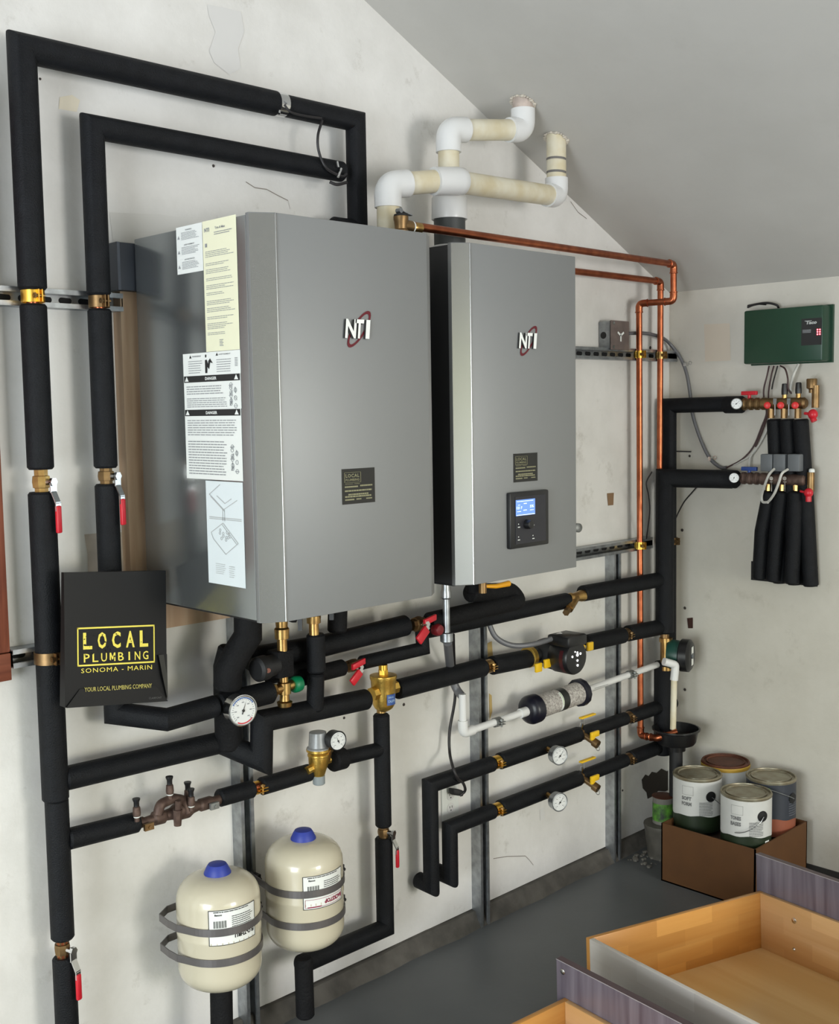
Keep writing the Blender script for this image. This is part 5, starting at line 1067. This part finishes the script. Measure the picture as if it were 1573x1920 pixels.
# ------------------------------------------------------------------ cardboard box and cans
t = thing('cardboard_box', 'open brown cardboard box full of paint cans in the corner', 'box', (-.28, -.43, 0))
x0, x1, y0, y1, H = -.458, -.102, -.610, -.250, .207; T = .005
m = MB(); m.bb((x0, y0, 0), (x1, y1, T)); obj('bottom', m, kraft, t)
for nm, a, b in (('side', (x0, y0, 0), (x0+T, y1, H)), ('side', (x1-T, y0, 0), (x1, y1, H)), ('side', (x0, y0, 0), (x1, y0+T, H)), ('side', (x0, y1-T, 0), (x1, y1, H))): obj(nm, MB().bb(a, b), kraft, t)
m = MB(); m.bb((x0+.02, y0+.02, T), (x1-.02, y1-.02, .165)); o = obj('lower_layer_carton', m, mat('dark_carton', (.05, .03, .02), .8), t)
def can(c, ztop, body, low, lab, R=.083, Hc=.192, a0=-150, ears=(), lid=None, textm=greyink, words=None, ring=None, labelband=.66, handle=None, lowm=None):
    zb = ztop-Hc; t = thing('paint_can', lab, 'paint can', (c[0], c[1], zb)); C = V(c[0], c[1], zb)
    m = MB(); m.lathe(C, Z, [(0, R-.003), (.001, R), (Hc*.33, R)], 44); obj('lower_body', m, lowm or low, t)
    m = MB(); N = 44; k = 0      # label with a wavy lower edge
    for i in range(N+1):
        a = 2*math.pi*i/N; zz = Hc*(.30+.025*math.sin(a*2+.6)+.01*math.sin(a*7)); e = V(math.cos(a), math.sin(a), 0)
        m.v += [C+e*(R+.0006)+Z*zz, C+e*(R+.0006)+Z*(Hc-.010)]
    for i in range(N): m.f.append((2*i, 2*i+2, 2*i+3, 2*i+1))
    lb = obj('wrap_label', m, body, t)
    m = MB(); m.lathe(C, Z, [(Hc*.2, R-.001), (Hc-.012, R-.001), (Hc-.010, R+.0015), (Hc-.004, R+.0025), (Hc, R), (Hc, R-.004), (Hc-.006, R-.006), (Hc-.006, R-.014), (Hc-.001, R-.015), (Hc-.001, R-.017), (Hc-.005, R-.020), (Hc-.0055, .02)], 44); obj('lid', m, lid or mat('can_lid', (.34, .32, .24), .4, .6, var=.4, vscale=30, col2=(.24, .20, .13)), t)
    fn = cylfn(C, R+.0006, math.radians(a0)); f2 = lab2(fn, 2); m = MB()
    if words:
        for i, wd in enumerate(words): text(m, wd, f2, 0.0, Hc*(.60-.10*i), .036, Hc*.07, .05)
        lines(m, f2, .062, Hc*.33, .050, Hc*.26, 9, .45, .15, True, 7); border(m, f2, .002, Hc*.70, .04, Hc*.16, .0006, 3)
    else: lines(m, f2, .062, Hc*.36, .055, Hc*.30, 7, .3, .15, True, 9)
    obj('print', m, textm, lb)
    if handle:
        a = math.radians(handle[0]); e = V(math.cos(a), math.sin(a), 0); q = C+e*(R+.001)+Z*Hc*.68
        m = MB(); m.lathe(q, e, [(-.004, .0185), (.001, .0185), (.001, .016), (.0025, .006)], 24); obj('ear', m, mat('black_ear', (.004, .004, .005), .5), t)
        b_ = math.radians(handle[1]); e2_ = V(math.cos(b_), math.sin(b_), 0); m = MB()
        pts = [q+e*.006]+[C+V(math.cos(w_), math.sin(w_), 0)*(R+.014)+Z*(Hc*(.68+(handle[2]-.68)*math.sin(math.pi*.5*k/6))) for k, w_ in [(k, a+(b_-a)*k/6) for k in range(1, 7)]]
        m.tube(pts, .0016, 6); obj('wire_handle', m, galv, t)
    return t, C, lb
wl = mat('white_can_label', (.60, .60, .58), .5, var=.05, vscale=20); grn = mat('dark_green_can', (.014, .026, .010), .45, var=.25, vscale=20)
can((-.328, -.312), .37, wl, grn, 'white and green paint can at the left of the box', a0=-186, words=('SOFT', 'FORM'), handle=(-115, -58, .40), textm=mat('grey_words', (.16, .16, .16), .6))
t2, C2, lb2 = can((-.360, -.520), .36, wl, grn, 'white and green paint can at the front of the box with barcode', a0=-186, words=('TONES', 'BASES'), handle=(-112, -172, .40), textm=mat('grey_words', (.16, .16, .16), .6))
fn = cylfn(C2, .0836, math.radians(-112)); m = MB(); rect(m, lab2(fn, 2), .012, .02, .020, .024, 3); bc_ = obj('barcode', m, white, t2); m = MB()
for i in range(7): rect(m, lab2(fn, 3), .015+i*.002, .024, .0011, .016)
obj('bars', m, ink, bc_)
bl_ = mat('slate_can_label', (.028, .033, .046), .5); can((-.186, -.517), .372, bl_, mat('orange_can_base', (.28, .08, .04), .5), 'dark slate paint can at the right of the box against the wall', a0=-150, handle=(-95, -190, .93), textm=mat('slate_print', (.14, .15, .18), .6))
m = MB(); fn = cylfn(V(-.186, -.517, .18), .084, math.radians(-178)); rect(m, fn, 0, .04, .035, .13, 4)
obj('green_stripe', m, mat('bright_green', (.14, .42, .06), .5), [o for o in bpy.data.objects if o.get('label') == 'dark slate paint can at the right of the box against the wall'][0])
rust = mat('rusty_lid', (.12, .035, .015), .6, .2, var=.4, vscale=25)
can((-.150, -.318), .375, wl, grn, 'paint can with a rusty brown lid at the back of the box', a0=-150, lid=rust)
m = MB(); m.lathe(V(-.150, -.318, .37), Z, [(-.016, .0865), (-.004, .0875), (-.002, .0865)], 36, cap=False); obj('yellow_rim', m, mat('mustard', (.45, .27, .03), .5), [o for o in bpy.data.objects if o.get('label') == 'paint can with a rusty brown lid at the back of the box'][0])
# small tin and bucket at the foot of the corner
c = F(1254, 1500, .225); t = thing('small_tin', 'small green tin standing on the bucket behind the cardboard box', 'tin', (-.30, -.16, .12))
bp_ = V(-.265, -.130, 0)
m = MB(); m.lathe(bp_+Z*.128, Z, [(0, .038), (.09, .038), (.094, .040), (.1, .040), (.1, .034)], 28); obj('body', m, mat('grey_tin', (.20, .19, .17), .5), t)
m = MB(); m.lathe(bp_+Z*.14, Z, [(0, .0385), (.065, .0385)], 28, cap=False); obj('wrap_label', m, mat('lime_label', (.12, .34, .04), .5, var=.8, vscale=40, col2=(.03, .04, .03)), t)
m = MB(); m.lathe(bp_+Z*.222, Z, [(0, .0385), (.006, .041), (.008, .03)], 28); obj('lid', m, rust, t)
m = MB(); m.lathe(bp_, Z, [(0, .055), (.11, .068), (.12, .071), (.125, .070), (.127, .062), (.127, .01)], 32); tag(obj('bucket', m, mat('grimy_bucket', (.13, .12, .10), .6, var=.4, vscale=20)), 'small grimy bucket behind the cardboard box under the green tin', 'bucket')
# rubble by the corner
m = MB(); R = random.Random(8)
for i in range(46):
    q = V(-.40+R.random()*.22, -.06-R.random()*.10, 0); s = .003+R.random()*.008; m.sphere(q+Z*s*.4, s, 6, (1.3, 1, .6))
o = tag(obj('debris', m, mat('plaster_crumbs', (.28, .26, .22), .9, var=.6, vscale=60)), 'scattered plaster crumbs on the floor in the corner', 'debris'); o['kind'] = 'stuff'
# ------------------------------------------------------------------ drawers
def drawer(pose, zt, w, dep, h, lab, bolt, ovr=.013, ah=.108):
    yaw_, tx, ty, x, y = pose
    Rm = Matrix.Rotation(yaw_, 4, 'Z') @ Matrix.Rotation(tx, 4, 'X') @ Matrix.Rotation(ty, 4, 'Y')
    t = thing('drawer', lab, 'drawer', (x, y, zt), M=Rm); Wt = WM[t]
    def loc(mb): mb.v = [Wt @ p for p in mb.v]; return mb
    T = .015; hb = h+.012
    obj('end_panel', loc(MB().bb((-w, -T, -hb), (0, 0, 0))), dr_x, t, bevel=.0015)
    obj('end_panel', loc(MB().bb((-w, -dep, -hb), (0, -dep+T, 0))), dr_x, t, bevel=.0015)
    sp = obj('side_panel', loc(MB().bb((-T, -dep+T, -hb), (0, -T, 0))), dr_y, t, bevel=.0015)
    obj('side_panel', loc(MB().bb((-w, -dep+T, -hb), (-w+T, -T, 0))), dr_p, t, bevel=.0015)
    obj('bottom', loc(MB().bb((-w+T, -dep+T, -h-.006), (-T, -T, -h))), dr_b, t)
    fr = obj('front_panel', loc(MB().bb((.0005, -dep-ovr, -hb), (.019, ovr, ah))), veneer, t, bevel=.001); fr['label'] = 'dark plum wood-grain front panel'
    obj('edge_band', loc(MB().bb((.0005, -dep-ovr, ah), (.019, ovr, ah+.0012))), veneer_e, fr)
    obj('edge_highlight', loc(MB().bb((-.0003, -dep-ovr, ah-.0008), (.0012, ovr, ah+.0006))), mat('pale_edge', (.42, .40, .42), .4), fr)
    for q, r in bolt:
        m = MB(); m.lathe(V(*q), (-1, 0, 0), [(-.001, r), (.0015, r), (.003, r*.7)], 14); m.lathe(V(*q)+V(-.003, 0, 0), (-1, 0, 0), [(0, r*.4), (.001, r*.3)], 10); obj('screw', loc(m), chrome, t)
    return t
drawer((-.258, -.070, .028, -.698, -.758), .19, .66, .78, .166, 'large open light-wood drawer with plum front, in the foreground right', [((-.0155, -.146, -.043), .0085), ((-.0155, -.143, -.128), .0055)])
drawer((-.116, .0, -.02, -1.595, -.719), .185, .5, .78, .150, 'light-wood drawer cut off at the bottom edge, with a plum front panel and bolt', [((-.001, .004, .066), .0075)], ovr=.028, ah=.090)
# ------------------------------------------------------------------ daylight
wd = bpy.data.worlds.new('world'); S.world = wd; wd.use_nodes = True; nt = wd.node_tree; n = nt.nodes; L = nt.links; n.clear()
out = n.new('ShaderNodeOutputWorld'); bg = n.new('ShaderNodeBackground'); L.new(bg.outputs[0], out.inputs[0])
tc = n.new('ShaderNodeTexCoord'); sp = n.new('ShaderNodeSeparateXYZ'); L.new(tc.outputs['Generated'], sp.inputs[0])
ad = n.new('ShaderNodeMath'); ad.operation = 'MULTIPLY_ADD'; L.new(sp.outputs['Z'], ad.inputs[0]); ad.inputs[1].default_value = .5; ad.inputs[2].default_value = .5
cr = n.new('ShaderNodeValToRGB'); L.new(ad.outputs[0], cr.inputs[0]); e = cr.color_ramp.elements
e[0].position = 0; e[0].color = (.62, .68, .72, 1); e[1].position = 1; e[1].color = (.70, .84, 1, 1)
for p, c in ((.42, (.60, .66, .70)), (.478, (.62, .68, .72)), (.492, (.44, .45, .16)), (.53, (.36, .38, .11)), (.57, (.45, .47, .24)), (.60, (1.1, 1.15, 1.2))):
    q = e.new(p); q.color = (*c, 1)
L.new(cr.outputs[0], bg.inputs['Color']); bg.inputs['Strength'].default_value = 3.8
def portal(nm, loc, sx, sz, rot):
    l = bpy.data.lights.new(nm, 'AREA'); l.shape = 'RECTANGLE'; l.size = sx; l.size_y = sz; l.cycles.is_portal = True
    o = bpy.data.objects.new(nm, l); COL.objects.link(o); o.location = loc; o.rotation_euler = rot; return o
portal('door_daylight_portal', ((DOOR[0]+DOOR[1])/2, YF-.06, (DOOR[2]+DOOR[3])/2), DOOR[1]-DOOR[0], DOOR[3]-DOOR[2], (math.radians(90), 0, 0))
portal('side_daylight_portal', (XL-.06, (WIN[0]+WIN[1])/2, (WIN[2]+WIN[3])/2), WIN[3]-WIN[2], WIN[1]-WIN[0], (0, math.radians(-90), 0))
def area(nm, loc, target, sx, sy, pw, col):
    l = bpy.data.lights.new(nm, 'AREA'); l.shape = 'RECTANGLE'; l.size = sx; l.size_y = sy; l.energy = pw; l.color = col
    o = bpy.data.objects.new(nm, l); COL.objects.link(o); o.location = loc; o.rotation_euler = (Vector(target)-Vector(loc)).to_track_quat('-Z', 'Y').to_euler(); return o
area('open_door_daylight', (-1.6, YF-.1, 1.35), (-1.9, 0, 1.3), 1.3, 1.3, 95, (1, .97, .92))
area('side_fill_light', (XL-.05, -2.1, 1.2), (-1.5, -1.2, 1.1), 1.6, 1.6, 105, (.86, .93, 1))  # added cool fill in the unseen left opening, brightens left-facing surfaces
# ------------------------------------------------------------------ render look
S.view_settings.view_transform = 'Standard'; S.view_settings.look = 'None'; S.view_settings.exposure = 0.14; S.view_settings.gamma = 1
try: S.view_settings.use_curve_mapping = False
except Exception: pass
S.cycles.use_denoising = True
S.cycles.max_bounces = 6; S.cycles.diffuse_bounces = 4; S.cycles.glossy_bounces = 3
